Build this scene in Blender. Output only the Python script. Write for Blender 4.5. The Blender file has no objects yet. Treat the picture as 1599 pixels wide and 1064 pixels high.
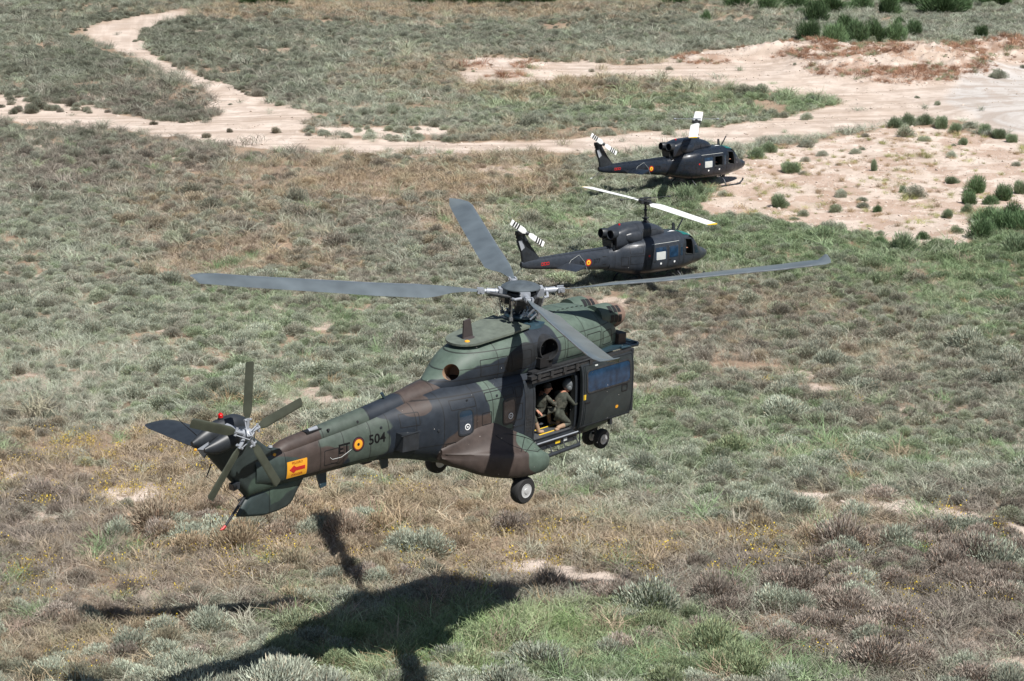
import bpy, bmesh, math, random
import numpy as np
from mathutils import Vector, Matrix
from math import sin, cos, pi, radians as rad
random.seed(7); RNG = np.random.default_rng(11)
S = bpy.context.scene
COL = S.collection

# ---------------------------------------------------------------- camera, sky, sun, exposure
CAMZ = 24.5
FPX = 3109.0                       # focal length in photo pixels (1599 wide)
PITCH = math.atan(832 / FPX)
cam = bpy.data.objects.new('camera', bpy.data.cameras.new('camera'))
COL.objects.link(cam); S.camera = cam
cam.data.sensor_width = 36; cam.data.lens = 36 * FPX / 1599
cam.data.clip_start = 0.5; cam.data.clip_end = 3000
cam.location = (0, 0, CAMZ); cam.rotation_euler = (pi / 2 - PITCH, 0, 0)
SUNDIR = Vector((-0.42, 0.50, -1.0)).normalized()      # direction the light travels
ELEV = math.asin(-SUNDIR.z)
to_sun = -SUNDIR
w = bpy.data.worlds.new('World'); S.world = w; w.use_nodes = True
nt = w.node_tree; nt.nodes.clear()
sky = nt.nodes.new('ShaderNodeTexSky'); sky.sky_type = 'NISHITA'; sky.sun_disc = False
sky.sun_elevation = ELEV; sky.sun_rotation = math.atan2(to_sun.x, to_sun.y)
sky.air_density = 1.0; sky.dust_density = 1.0; sky.altitude = 300
bg = nt.nodes.new('ShaderNodeBackground'); bg.inputs[1].default_value = 0.053
ow = nt.nodes.new('ShaderNodeOutputWorld')
nt.links.new(sky.outputs[0], bg.inputs[0]); nt.links.new(bg.outputs[0], ow.inputs[0])
sl = bpy.data.lights.new('sun', 'SUN'); sl.energy = 5.0; sl.angle = rad(0.53); sl.color = (1, 0.968, 0.925)
so = bpy.data.objects.new('sun', sl); COL.objects.link(so)
so.rotation_euler = SUNDIR.to_track_quat('-Z', 'Y').to_euler(); so.location = (20, -30, 80)
S.view_settings.view_transform = 'Standard'; S.view_settings.look = 'None'
S.view_settings.gamma = 1; S.view_settings.exposure = 0.42; S.view_settings.use_curve_mapping = False

# ---------------------------------------------------------------- terrain maths
def lattice(seed, n=257):
    return np.random.default_rng(seed).random((n, n))
LAT = [lattice(i) for i in range(6)]
def vnoise(x, y, k=0):
    L = LAT[k]; n = L.shape[0] - 1
    xi = np.floor(x).astype(int); yi = np.floor(y).astype(int)
    fx = x - xi; fy = y - yi; fx = fx * fx * (3 - 2 * fx); fy = fy * fy * (3 - 2 * fy)
    a = L[xi % n, yi % n]; b = L[(xi + 1) % n, yi % n]; c = L[xi % n, (yi + 1) % n]; d = L[(xi + 1) % n, (yi + 1) % n]
    return (a * (1 - fx) + b * fx) * (1 - fy) + (c * (1 - fx) + d * fx) * fy
def fbm(x, y, k=0, o=4):
    s = 0; a = .5; t = 0
    for i in range(o):
        s = s + a * vnoise(x * 2 ** i + 13.7 * i, y * 2 ** i + 7.1 * i, (k + i) % 6); t += a; a *= .5
    return s / t
def slope_h(y):
    return 0.075 * 8 * np.log1p(np.exp(np.clip((95 - y) / 8, -30, 30))) - .45 / (1 + np.exp(-(y - 82) / 6))
def base_h(x, y):
    g = slope_h(y)
    return g + (fbm(x / 14, y / 14, 1, 3) - .5) * .5 * np.clip((y - 40) / 60, .4, 1)
_p = (cos(PITCH), sin(PITCH))
def rayslope(px, py):
    X = (px - 799.5) / FPX; Y = (py - 532) / FPX
    dy = _p[0] - Y * _p[1]; dz = -_p[1] - Y * _p[0]
    return X / dy, dz / dy
def unproj(px, py, h=0.0):
    """ground point seen at a photo pixel"""
    kx, kz = rayslope(np.asarray(px, float), np.asarray(py, float))
    y = (CAMZ) / -kz
    for _ in range(25):
        y = .5 * y + .5 * (CAMZ - h - slope_h(y)) / -kz
    return kx * y, y
def project(x, y, z):
    zz = y * _p[0] - (z - CAMZ) * _p[1]; D = -y * _p[1] - (z - CAMZ) * _p[0]
    return 799.5 + FPX * x / zz, 532 + FPX * D / zz
# spoil heaps: photo pixel, height, radius along x, radius along y
MOUND = [(1100, 92, .9, 2.8, 2.2), (1190, 84, 1.3, 3.4, 2.4), (1240, 82, 1.5, 3, 2.4), (1300, 88, 1.6, 4, 3), (1345, 95, 1.9, 4.5, 4),
         (1385, 92, 1.8, 4.5, 5), (1430, 98, 2.0, 4, 4), (1470, 92, 2.0, 3.2, 3.4), (1500, 104, 1.5, 3, 3), (1330, 108, 1.2, 4, 4),
         (1415, 118, 1.2, 4.5, 4), (1555, 78, 2.2, 5, 3.5), (1610, 80, 2.4, 5, 3.5), (830, 100, .5, 2, 1.4), (745, 104, .35, 1.4, 1), (795, 118, .35, 2.0, .9),
         (850, 112, .4, 2, 1)]
def height(x, y):
    h = base_h(x, y); m = 0
    for px, py, hh, rx, ry in MOUND:
        cx, cy = unproj(px, py + hh * 4)
        m = m + hh * np.exp(-(((x - cx) / (rx * 1.25)) ** 2 + ((y - cy) / (ry * 1.1)) ** 2))
    return h + 2.1 * np.tanh(m / 2.3) * (.3 + .62 * fbm(x / 3.6, y / 3.6, 2, 3) + .42 * (np.abs(fbm(x / 1.3, y / 1.3, 4, 4) - .5) * 2) + .25 * fbm(x / .35, y / .35, 5, 2))
def mound_w(x, y):
    s = 0
    for px, py, hh, rx, ry in MOUND:
        cx, cy = unproj(px, py + hh * 6)
        s = s + np.exp(-(((x - cx) / rx) ** 2 + ((y - cy) / ry) ** 2) * 1.2)
    return np.clip(s, 0, 1)
def inpoly(px, py, P):
    ins = np.zeros(px.shape, bool); n = len(P)
    for i in range(n):
        x1, y1 = P[i]; x2, y2 = P[(i + 1) % n]
        if y1 == y2: continue
        c = ((y1 > py) != (y2 > py)) & (px < (x2 - x1) * (py - y1) / (y2 - y1) + x1)
        ins ^= c
    return ins
# outlines of the bare tracks on the ground, read as photo pixels and used as world polygons
TRACK_A = [(-500, 150), (0, 146), (70, 158), (150, 166), (230, 186), (300, 190), (340, 178), (338, 160), (310, 138), (260, 110), (200, 85), (150, 64), (122, 50), (160, 36), (230, 24), (298, 12),
           (294, 24), (264, 34), (236, 44), (220, 60), (240, 86), (300, 112), (380, 144), (432, 161), (500, 182), (474, 192), (466, 207), (560, 216), (700, 221), (800, 221), (930, 214), (1090, 199), (1180, 191), (1250, 178), (1290, 168), (1330, 163),
           (1262, 150), (1180, 140), (1080, 125), (1000, 119), (900, 119), (830, 132), (722, 128), (705, 112), (770, 104), (690, 98), (760, 88), (850, 94), (900, 98), (1000, 103), (1052, 96), (1075, 84), (1140, 78), (1200, 72), (1300, 72), (1420, 68), (1490, 76), (1540, 64), (2300, 40),
           (2300, 420), (1599, 222), (1560, 205), (1500, 190), (1430, 186), (1370, 200), (1250, 215), (1150, 224), (1090, 226), (1000, 238), (930, 240), (870, 241), (720, 240), (560, 240), (430, 236), (300, 222), (200, 204), (100, 198), (0, 188), (-500, 190)]
CLEAR = [(1160, 245), (1250, 222), (1330, 208), (1400, 198), (1480, 196), (1599, 226), (2200, 330), (2200, 440), (1700, 352), (1599, 322), (1530, 338), (1515, 392), (1440, 384), (1370, 372), (1290, 358), (1200, 338), (1130, 345), (1092, 322), (1112, 292), (1150, 268)]
def world_poly(P):
    a = np.array(P, float); x, y = unproj(a[:, 0], a[:, 1]); return list(zip(x.tolist(), y.tolist()))
WTRACK = world_poly(TRACK_A); WCLEAR = world_poly(CLEAR)
STRIPS = [world_poly(p) for p in ([(1215, 760), (1300, 772), (1400, 785), (1540, 808), (1530, 822), (1400, 806), (1290, 790), (1220, 775)],
          [(775, 868), (850, 874), (960, 894), (975, 910), (880, 900), (790, 884)], [(1232, 572), (1275, 574), (1262, 592), (1236, 590)], [(480, 196), (600, 200), (640, 214), (520, 210)], [(640, 196), (720, 198), (700, 212), (650, 208)],
          [(1090, 30), (1190, 28), (1180, 36), (1100, 38)], [(0, 730), (40, 728), (60, 740), (20, 745)], [(1560, 818), (1700, 830), (1700, 850), (1570, 835)], [(160, 762), (250, 758), (262, 770), (180, 776)])]
def wpoly(x, y, P, amp=.8, sc=1.3):
    dx = (fbm(x / sc, y / sc, 0, 3) - .5) * 2 * amp; dy = (fbm(x / sc + 40, y / sc, 3, 3) - .5) * 2 * amp * 1.6
    return inpoly(x + dx, y + dy, P)

# zones of plant cover and tone: pixel ellipse (cx, cy, rx, ry), kind, strength
ZONES = [
 (150, 70, 260, 110, 'olive', 2.5), (60, 190, 300, 60, 'olive', 1.3), (250, 160, 130, 40, 'purple', 1.5), (300, 130, 120, 70, 'olive', .8),  # olive entries only give the plants a darker tint towards the top left
 (430, 60, 180, 50, 'olive', .7), (700, 15, 330, 16, 'gold', 1.6), (450, 18, 120, 14, 'gold', 1.2), (900, 40, 300, 40, 'olive', .8), (750, 115, 170, 30, 'gold', .8), (900, 140, 160, 20, 'gold', 1.5),
 (1000, 165, 240, 26, 'green', 1.0), (1230, 155, 100, 18, 'green', 1.8), (150, 250, 250, 60, 'purple', 1.6), (100, 330, 220, 90, 'olive', .35),
 (590, 290, 190, 28, 'gold', 3.2), (350, 330, 150, 60, 'gold', .55), (400, 410, 120, 24, 'gold', 1.6), (790, 270, 80, 40, 'gold', 1.6), (880, 225, 60, 16, 'gold', 1.5), (720, 350, 60, 40, 'gold', .7),
 (500, 420, 260, 70, 'purple', .45), (560, 330, 200, 40, 'purple', .5), (470, 500, 200, 50, 'green', .5), (430, 620, 160, 40, 'green', .35), (870, 330, 90, 50, 'green', .8), (1070, 310, 40, 36, 'green', 3.),
 (1350, 400, 330, 60, 'green', 1.7), (1560, 410, 120, 80, 'green', 2.5), (1200, 380, 120, 40, 'green', 1.2), (1180, 470, 260, 40, 'purple', 1.0), (1120, 560, 120, 50, 'purple', .7), (1400, 640, 200, 50, 'purple', .6),
 (1150, 470, 180, 28, 'gold', .5), (1250, 560, 250, 60, 'gold', .3), (1300, 690, 300, 60, 'green', .6), (1000, 640, 120, 60, 'green', .5),
 (150, 730, 330, 46, 'gold', 2.4), (420, 790, 260, 36, 'gold', 2.2), (90, 830, 170, 100, 'purple', 3.4), (100, 760, 200, 60, 'purple', 1.2), (330, 880, 240, 70, 'gold', 1.4), (330, 900, 200, 80, 'purple', 1.2), (620, 820, 260, 34, 'gold', 2.6), (800, 850, 200, 30, 'gold', 1.6), (560, 870, 180, 40, 'gold', 1.6),
 (860, 900, 260, 40, 'purple', 1.0), (1100, 910, 260, 60, 'purple', 1.5), (1100, 850, 220, 36, 'gold', 1.6), (1420, 960, 260, 110, 'purple', 3.2), (1560, 860, 100, 90, 'purple', 2.2), (1340, 820, 100, 30, 'gold', 1.0),
 (800, 990, 140, 34, 'fresh', 4.5), (1000, 990, 120, 30, 'green', 2.6), (900, 1040, 260, 30, 'green', 3.0), (620, 1030, 130, 40, 'fresh', 2.), (100, 1010, 160, 50, 'gold', 1.6), (60, 1050, 200, 30, 'olive', 1.0), (1250, 1050, 200, 26, 'green', 1.5), (500, 940, 60, 30, 'green', .8), (1500, 600, 120, 60, 'olive', .3)]
KINDS = ['sage', 'olive', 'gold', 'purple', 'green', 'fresh']
def zone_w(x, y, z):
    px, py = project(x, y, z)
    d1 = (fbm(x / 3.1, y / 4.2, 0, 3) - .5) * 2; d2 = (fbm(x / 3.3 + 9, y / 4.6 + 5, 4, 3) - .5) * 2
    W = {k: np.zeros(x.shape) for k in KINDS}; W['sage'] += .95
    for cx, cy, rx, ry, k, s in ZONES:
        d = ((px + d1 * rx * .55 - cx) / rx) ** 2 + ((py + d2 * ry * .8 - cy) / ry) ** 2
        W[k] += s * np.exp(-d * 1.2)
    A = np.stack([W[k] for k in KINDS], 1); return A / A.sum(1, keepdims=True), px, py

# ---------------------------------------------------------------- material helpers
def mat(name, color, rough=.6, metal=0., var=.12, scale=4., bump=0., spec=.5, coords='Object', coat=0., streak=0.):
    m = bpy.data.materials.new(name); m.use_nodes = True; nt = m.node_tree; b = nt.nodes['Principled BSDF']
    b.inputs['Roughness'].default_value = rough; b.inputs['Metallic'].default_value = metal
    b.inputs['Specular IOR Level'].default_value = spec; b.inputs['Coat Weight'].default_value = coat
    tc = nt.nodes.new('ShaderNodeTexCoord'); n = nt.nodes.new('ShaderNodeTexNoise'); n.inputs['Scale'].default_value = scale; n.inputs['Detail'].default_value = 6
    nt.links.new(tc.outputs[coords], n.inputs['Vector'])
    mr = nt.nodes.new('ShaderNodeMapRange'); mr.inputs[1].default_value = .3; mr.inputs[2].default_value = .7; mr.inputs[3].default_value = 1 - var; mr.inputs[4].default_value = 1 + var
    nt.links.new(n.outputs[0], mr.inputs[0])
    mx = nt.nodes.new('ShaderNodeVectorMath'); mx.operation = 'SCALE'; mx.inputs[0].default_value = color[:3]
    nt.links.new(mr.outputs[0], mx.inputs['Scale']); nt.links.new(mx.outputs[0], b.inputs['Base Color'])
    if bump:
        bp = nt.nodes.new('ShaderNodeBump'); bp.inputs['Strength'].default_value = bump; bp.inputs['Distance'].default_value = .02
        nt.links.new(n.outputs[0], bp.inputs['Height']); nt.links.new(bp.outputs[0], b.inputs['Normal'])
    return m
def mth(nt, op, a, b=None, c=None, clamp=False):
    n = nt.nodes.new('ShaderNodeMath'); n.operation = op; n.use_clamp = clamp
    for i, v in enumerate((a, b, c)):
        if v is None: continue
        if isinstance(v, (int, float)): n.inputs[i].default_value = v
        else: nt.links.new(v, n.inputs[i])
    return n.outputs[0]
def camo(name, base, blobs, rough=.55, lines=()):
    """painted camouflage: blobs (cx, cz, rx, rz, angle, colour) in helicopter side-view coordinates, edges broken by noise"""
    m = bpy.data.materials.new(name); m.use_nodes = True; nt = m.node_tree; b = nt.nodes['Principled BSDF']; L = nt.links.new
    b.inputs['Roughness'].default_value = rough; b.inputs['Specular IOR Level'].default_value = .4
    tc = nt.nodes.new('ShaderNodeTexCoord'); sp = nt.nodes.new('ShaderNodeSeparateXYZ'); L(tc.outputs['Object'], sp.inputs[0])
    n = nt.nodes.new('ShaderNodeTexNoise'); n.inputs['Scale'].default_value = 1.3; n.inputs['Detail'].default_value = 2; L(tc.outputs['Object'], n.inputs['Vector'])
    ns = mth(nt, 'SUBTRACT', n.outputs[0], .5)
    col = None
    cur = nt.nodes.new('ShaderNodeRGB'); cur.outputs[0].default_value = (*base, 1); col = cur.outputs[0]
    for cx, cz, rx, rz, an, c in blobs:
        ca, sa = cos(rad(an)), sin(rad(an))
        dx = mth(nt, 'SUBTRACT', sp.outputs[0], cx); dz = mth(nt, 'SUBTRACT', sp.outputs[2], cz)
        u = mth(nt, 'ADD', mth(nt, 'MULTIPLY', dx, ca / rx), mth(nt, 'MULTIPLY', dz, sa / rx))
        v = mth(nt, 'ADD', mth(nt, 'MULTIPLY', dx, -sa / rz), mth(nt, 'MULTIPLY', dz, ca / rz))
        d = mth(nt, 'ADD', mth(nt, 'MULTIPLY', u, u), mth(nt, 'MULTIPLY', v, v))
        k = mth(nt, 'MULTIPLY', mth(nt, 'ADD', mth(nt, 'SUBTRACT', 1., d), mth(nt, 'MULTIPLY', ns, 1.6)), 9., clamp=True)
        mx = nt.nodes.new('ShaderNodeMix'); mx.data_type = 'RGBA'; L(k, mx.inputs[0]); L(col, mx.inputs[6]); mx.inputs[7].default_value = (*c, 1); col = mx.outputs[2]
    # dust, chips and panel weathering
    n2 = nt.nodes.new('ShaderNodeTexNoise'); n2.inputs['Scale'].default_value = 5; n2.inputs['Detail'].default_value = 8; n2.inputs['Roughness'].default_value = .65; L(tc.outputs['Object'], n2.inputs['Vector'])
    f = mth(nt, 'MULTIPLY_ADD', n2.outputs[0], 1.1, .42)
    sc = nt.nodes.new('ShaderNodeVectorMath'); sc.operation = 'SCALE'; L(col, sc.inputs[0]); L(f, sc.inputs['Scale'])
    n3 = nt.nodes.new('ShaderNodeTexNoise'); n3.inputs['Scale'].default_value = 2.3; n3.inputs['Detail'].default_value = 5
    mp = nt.nodes.new('ShaderNodeMapping'); mp.inputs['Scale'].default_value = (1, 1, .35); L(tc.outputs['Object'], mp.inputs[0]); L(mp.outputs[0], n3.inputs['Vector'])
    du = mth(nt, 'MULTIPLY', mth(nt, 'SUBTRACT', n3.outputs[0], .47), .28, clamp=True)
    m2 = nt.nodes.new('ShaderNodeMix'); m2.data_type = 'RGBA'; L(du, m2.inputs[0]); L(sc.outputs[0], m2.inputs[6]); m2.inputs[7].default_value = (.10, .102, .105, 1)
    out = m2.outputs[2]
    # panel joints: thin dark seams at given stations (axis, value)
    seam = None
    for ax, v in lines:
        dd = mth(nt, 'ABSOLUTE', mth(nt, 'SUBTRACT', sp.outputs[ax], v)); s = mth(nt, 'LESS_THAN', dd, .011)
        seam = s if seam is None else mth(nt, 'MAXIMUM', seam, s)
    if seam is not None:
        m3 = nt.nodes.new('ShaderNodeMix'); m3.data_type = 'RGBA'; L(mth(nt, 'MULTIPLY', seam, .75), m3.inputs[0]); L(out, m3.inputs[6]); m3.inputs[7].default_value = (.008, .008, .008, 1); out = m3.outputs[2]
    L(out, b.inputs['Base Color'])
    rr = mth(nt, 'MULTIPLY_ADD', n2.outputs[0], .35, rough - .17); L(rr, b.inputs['Roughness'])
    bp = nt.nodes.new('ShaderNodeBump'); bp.inputs['Strength'].default_value = .25; bp.inputs['Distance'].default_value = .012
    n4 = nt.nodes.new('ShaderNodeTexNoise'); n4.inputs['Scale'].default_value = 1.6; n4.inputs['Detail'].default_value = 2; L(tc.outputs['Object'], n4.inputs['Vector'])
    L(n4.outputs[0], bp.inputs['Height']); L(bp.outputs[0], b.inputs['Normal'])
    return m
GRN = (.082, .115, .092); BLK = (.016, .022, .031); BRN = (.056, .041, .035); GR2 = (.06, .078, .064); SND = (.19, .13, .1); DGR = (.035, .05, .045)
M = {}
M['puma'] = camo('camouflage_paint', BLK, [
    (-6.9, 2.2, 1.35, .9, 0, BRN), (-5.3, 2.0, .62, .55, 25, GR2), (-5.55, 2.42, 1.0, .28, 2, GR2), (-7.6, 1.85, .55, .5, 0, DGR), (-9, 2.3, 1.15, 1.6, 0, DGR),
    (-3.95, 2.75, .42, .25, 0, BRN), (-2.4, 1.6, .98, .72, 25, BRN), (-1.6, 1.85, .3, 1.5, 18, GRN), (-1.1, .95, .45, .6, 0, GRN), (-1.5, .9, .8, .35, 0, BRN), (2.4, 1.05, .9, .28, 0, GRN),
    (1.3, 3.0, 1.5, .14, 0, GRN), (2.7, 3.0, .45, .3, 0, BRN)], lines=((0, -4.7), (0, -5.95), (0, -6.6), (0, -3.3), (0, -7.55), (2, 2.78), (0, -1.9), (0, 1.0), (2, 1.74), (0, -2.4), (0, -4.0), (0, -5.2)))
M['spine'] = camo('camouflage_paint_spine', BRN, [(-5.65, 2.8, .55, 1, 0, GR2), (-4.6, 2.8, .5, 1, 0, BLK), (-6.3, 2.8, .2, 1, 0, GR2)], lines=((0, -6.45), (0, -5.1), (0, -4.05), (0, -3.2)))
M['cowl'] = camo('camouflage_paint_cowling', GRN, [(-1.9, 2.95, 1.6, .42, 12, BLK), (-.1, 3.2, .55, .8, 0, BLK), (-2.6, 2.95, .6, .2, 0, BLK), (-.75, 3.35, .6, .3, 10, (.011, .013, .015))], lines=((0, -.42), (0, .62), (2, 3.28), (0, 2.0), (0, -1.5), (0, 1.35), (2, 3.6), (2, 3.05)))
M['lid'] = camo('camouflage_paint_top', (.12, .14, .115), [(.0, 3.9, .3, 1, 0, BLK)])
M['fin'] = camo('camouflage_paint_tail', (.028, .038, .036), [(-7.7, 1.7, .8, .5, 0, (.05, .075, .058)), (-8.3, 1.2, .5, .4, 0, (.03, .045, .045))], lines=((0, -7.85),))
M['spons'] = camo('camouflage_paint_sponson', BRN, [(-.75, 1.2, .6, .55, 0, GRN), (-3.3, 1.3, .3, .5, 0, BRN)])
M['snout'] = camo('sand_brown_paint', SND, [(2.35, 3.7, .45, .5, 0, GRN)])
M['blk'] = mat('black_paint', (.02, .024, .029), .45, bump=.1, scale=6, var=.25)
M['door'] = camo('dark_door_paint', (.02, .026, .028), [(2.2, 1.5, .7, .5, 20, (.028, .036, .036))], rough=.5)
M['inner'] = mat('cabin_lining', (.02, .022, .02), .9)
M['floor'] = mat('cabin_floor', (.06, .065, .07), .5, scale=20, var=.3)
M['rubber'] = mat('tyre_rubber', (.018, .018, .018), .8)
M['rim'] = mat('painted_rim', (.55, .56, .56), .4, .3)
M['metal'] = mat('bare_metal', (.42, .43, .44), .35, .8, var=.25, scale=12)
M['sleeve'] = mat('light_grey_paint', (.3, .32, .35), .4, .1, var=.15)
M['dkmetal'] = mat('dark_metal', (.05, .052, .055), .45, .5, var=.3, scale=10)
M['blade'] = mat('blade_grey', (.105, .125, .135), .28, .0, var=.22, scale=1.5, spec=.6)
M['edge'] = mat('worn_leading_edge', (.2, .22, .24), .3, .3, var=.3, scale=5)
M['tblade'] = mat('tail_blade_olive', (.05, .056, .04), .5, var=.25, scale=3)
M['cap'] = mat('rotor_cap_grey', (.07, .085, .095), .5, var=.2, scale=6)
M['white'] = mat('white_paint', (.82, .83, .82), .4, var=.06, scale=3)
M['offw'] = mat('off_white_panel', (.5, .52, .5), .5, var=.1)
M['black'] = mat('flat_black', (.008, .008, .009), .6)
M['red'] = mat('red_paint', (.45, .02, .02), .4)
M['redl'] = mat('red_lens', (.5, .01, .01), .15)
M['yel'] = mat('yellow_paint', (.75, .5, .03), .5, var=.05)
M['org'] = mat('orange_sign', (.72, .33, .02), .6, var=.08)
M['glass'] = mat('dark_window_glass', (.015, .03, .05), .06, spec=.9, var=.3, scale=2)
M['bglass'] = mat('blue_window_glass', (.012, .034, .07), .14, spec=.5, var=.45, scale=5)
M['green'] = mat('green_tinted_roof_glass', (.012, .14, .115), .15, spec=.7)
M['uh'] = camo('grey_utility_paint', (.03, .036, .046), [(-.2, 2.6, 2.4, .5, 0, (.034, .039, .048)), (1.6, 1.2, 2.2, 1.0, 0, (.03, .036, .046))], rough=.34, lines=((0, -2.6), (0, -1.1), (0, 1.62), (0, -7.2)))
M['uhd'] = camo('dark_utility_paint', (.012, .017, .026), [(-.2, 2.6, 2.4, .5, 0, (.014, .02, .03))], rough=.3, lines=((0, -2.6), (0, -1.1), (0, 1.62), (0, -7.2)))
M['uhroof'] = mat('dark_blue_grey_roof_paint', (.022, .045, .06), .35, var=.2)
M['skin'] = mat('skin', (.42, .2, .13), .55)
M['suit'] = mat('olive_flight_suit', (.05, .055, .042), .85, scale=14, var=.45)
M['suit2'] = mat('camouflage_uniform', (.06, .06, .045), .9, scale=18, var=.7)
M['boot'] = mat('tan_boots', (.3, .2, .13), .8)
M['helm'] = mat('grey_flight_helmet', (.11, .12, .125), .3, var=.08)
M['wear'] = mat('worn_tan', (.3, .2, .13), .7)

# ---------------------------------------------------------------- mesh builder
class MB:
    def __init__(s): s.v = []; s.f = []; s.m = []; s.mi = 0
    def add(s, vs, fs):
        o = len(s.v); s.v += [tuple(v) for v in vs]; s.f += [tuple(i + o for i in f) for f in fs]; s.m += [s.mi] * len(fs); return s
    def box(s, lo, hi, R=None, c=None):
        x0, y0, z0 = lo; x1, y1, z1 = hi
        vs = [Vector(p) for p in ((x0, y0, z0), (x1, y0, z0), (x1, y1, z0), (x0, y1, z0), (x0, y0, z1), (x1, y0, z1), (x1, y1, z1), (x0, y1, z1))]
        if R is not None: vs = [R @ v + Vector(c or (0, 0, 0)) for v in vs]
        return s.add(vs, [(0, 3, 2, 1), (4, 5, 6, 7), (0, 1, 5, 4), (1, 2, 6, 5), (2, 3, 7, 6), (3, 0, 4, 7)])
    def rings(s, R, cap=True, close=True):
        n = len(R[0]); vs = [p for r in R for p in r]; fs = []
        for i in range(len(R) - 1):
            for j in range(n if close else n - 1):
                k = (j + 1) % n; fs.append((i * n + j, i * n + k, (i + 1) * n + k, (i + 1) * n + j))
        if cap: fs.append(tuple(range(n - 1, -1, -1))); fs.append(tuple((len(R) - 1) * n + j for j in range(n)))
        return s.add(vs, fs)
    def cyl(s, a, b, r0, r1=None, n=16, cap=True):
        return s.tube([a, b], [r0, r0 if r1 is None else r1], n, cap)
    def tube(s, pts, r, n=10, cap=True):
        pts = [Vector(p) for p in pts]
        if isinstance(r, (int, float)): r = [r] * len(pts)
        R = []; ref = None
        for i, p in enumerate(pts):
            d = (pts[min(i + 1, len(pts) - 1)] - pts[max(i - 1, 0)])
            if d.length < 1e-9: d = (pts[-1] - pts[0])
            d.normalize()
            if ref is None: ref = Vector((0, 0, 1)) if abs(d.z) < .9 else Vector((1, 0, 0))
            u = d.cross(ref).normalized(); v = d.cross(u).normalized(); ref = -v if False else ref
            R.append([p + (u * cos(2 * pi * j / n) + v * sin(2 * pi * j / n)) * r[i] for j in range(n)])
        return s.rings(R, cap)
    def lathe(s, c, ax, prof, n=24):
        """prof: (radius, height along axis)"""
        c = Vector(c); ax = Vector(ax).normalized(); u = ax.orthogonal().normalized(); v = ax.cross(u)
        return s.rings([[c + ax * h + (u * cos(2 * pi * j / n) + v * sin(2 * pi * j / n)) * max(r, 1e-4) for j in range(n)] for r, h in prof])
    def prism(s, pts, axis, a, b):
        """2-D outline extruded along axis (0,1,2)"""
        def P(p, t):
            q = [0, 0, 0]; o = [i for i in range(3) if i != axis]; q[o[0]] = p[0]; q[o[1]] = p[1]; q[axis] = t; return q
        n = len(pts); vs = [P(p, a) for p in pts] + [P(p, b) for p in pts]
        return s.add(vs, [tuple(range(n)), tuple(range(2 * n - 1, n - 1, -1))] + [(i, n + i, n + (i + 1) % n, (i + 1) % n) for i in range(n)])
    def build(s, name, mats, parent=None, smooth=True, ang=35, label=None):
        me = bpy.data.meshes.new(name); me.from_pydata(s.v, [], s.f)
        bm = bmesh.new(); bm.from_mesh(me); bmesh.ops.recalc_face_normals(bm, faces=bm.faces); bm.to_mesh(me); bm.free()
        if not isinstance(mats, (list, tuple)): mats = [mats]
        for m in mats: me.materials.append(m)
        me.polygons.foreach_set('material_index', s.m)
        if smooth: me.shade_smooth(); me.set_sharp_from_angle(angle=rad(ang))
        o = bpy.data.objects.new(name, me); COL.objects.link(o); o.parent = parent
        if label: o['label'] = label
        return o
def empty(name, label, cat, M4=None, group=None):
    o = bpy.data.objects.new(name, None); COL.objects.link(o); o['label'] = label; o['category'] = cat; o.empty_display_size = .3
    if group: o['group'] = group
    if M4 is not None: o.matrix_world = M4
    return o
def copy_tree(o, parent=None, repl=None):
    c = o.copy(); COL.objects.link(c); c.parent = parent
    for ch in list(o.children): copy_tree(ch, c)
    return c
def superell(hw, zb, zt, n, k=40, nb=None):
    r = []; zc = (zb + zt) / 2; hz = (zt - zb) / 2
    for j in range(k):
        t = 2 * pi * j / k; ct, st = cos(t), sin(t); e = 2 / n
        r.append((hw * math.copysign(abs(ct) ** e, ct), zc + hz * math.copysign(abs(st) ** e, st)))
    return r
def dense(P, Q=None, s=.05):
    """subdivide outline edges so a draped plate follows a curved skin; Q is subdivided alongside"""
    A = []; B = []; n = len(P)
    for i in range(n):
        a, b = P[i], P[(i + 1) % n]; k = max(1, int(math.hypot(b[0] - a[0], b[1] - a[1]) / s + .99))
        for j in range(k):
            t = j / k; A.append((a[0] + (b[0] - a[0]) * t, a[1] + (b[1] - a[1]) * t))
            if Q is not None: c, d = Q[i], Q[(i + 1) % n]; B.append((c[0] + (d[0] - c[0]) * t, c[1] + (d[1] - c[1]) * t))
    return A if Q is None else (A, B)
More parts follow.
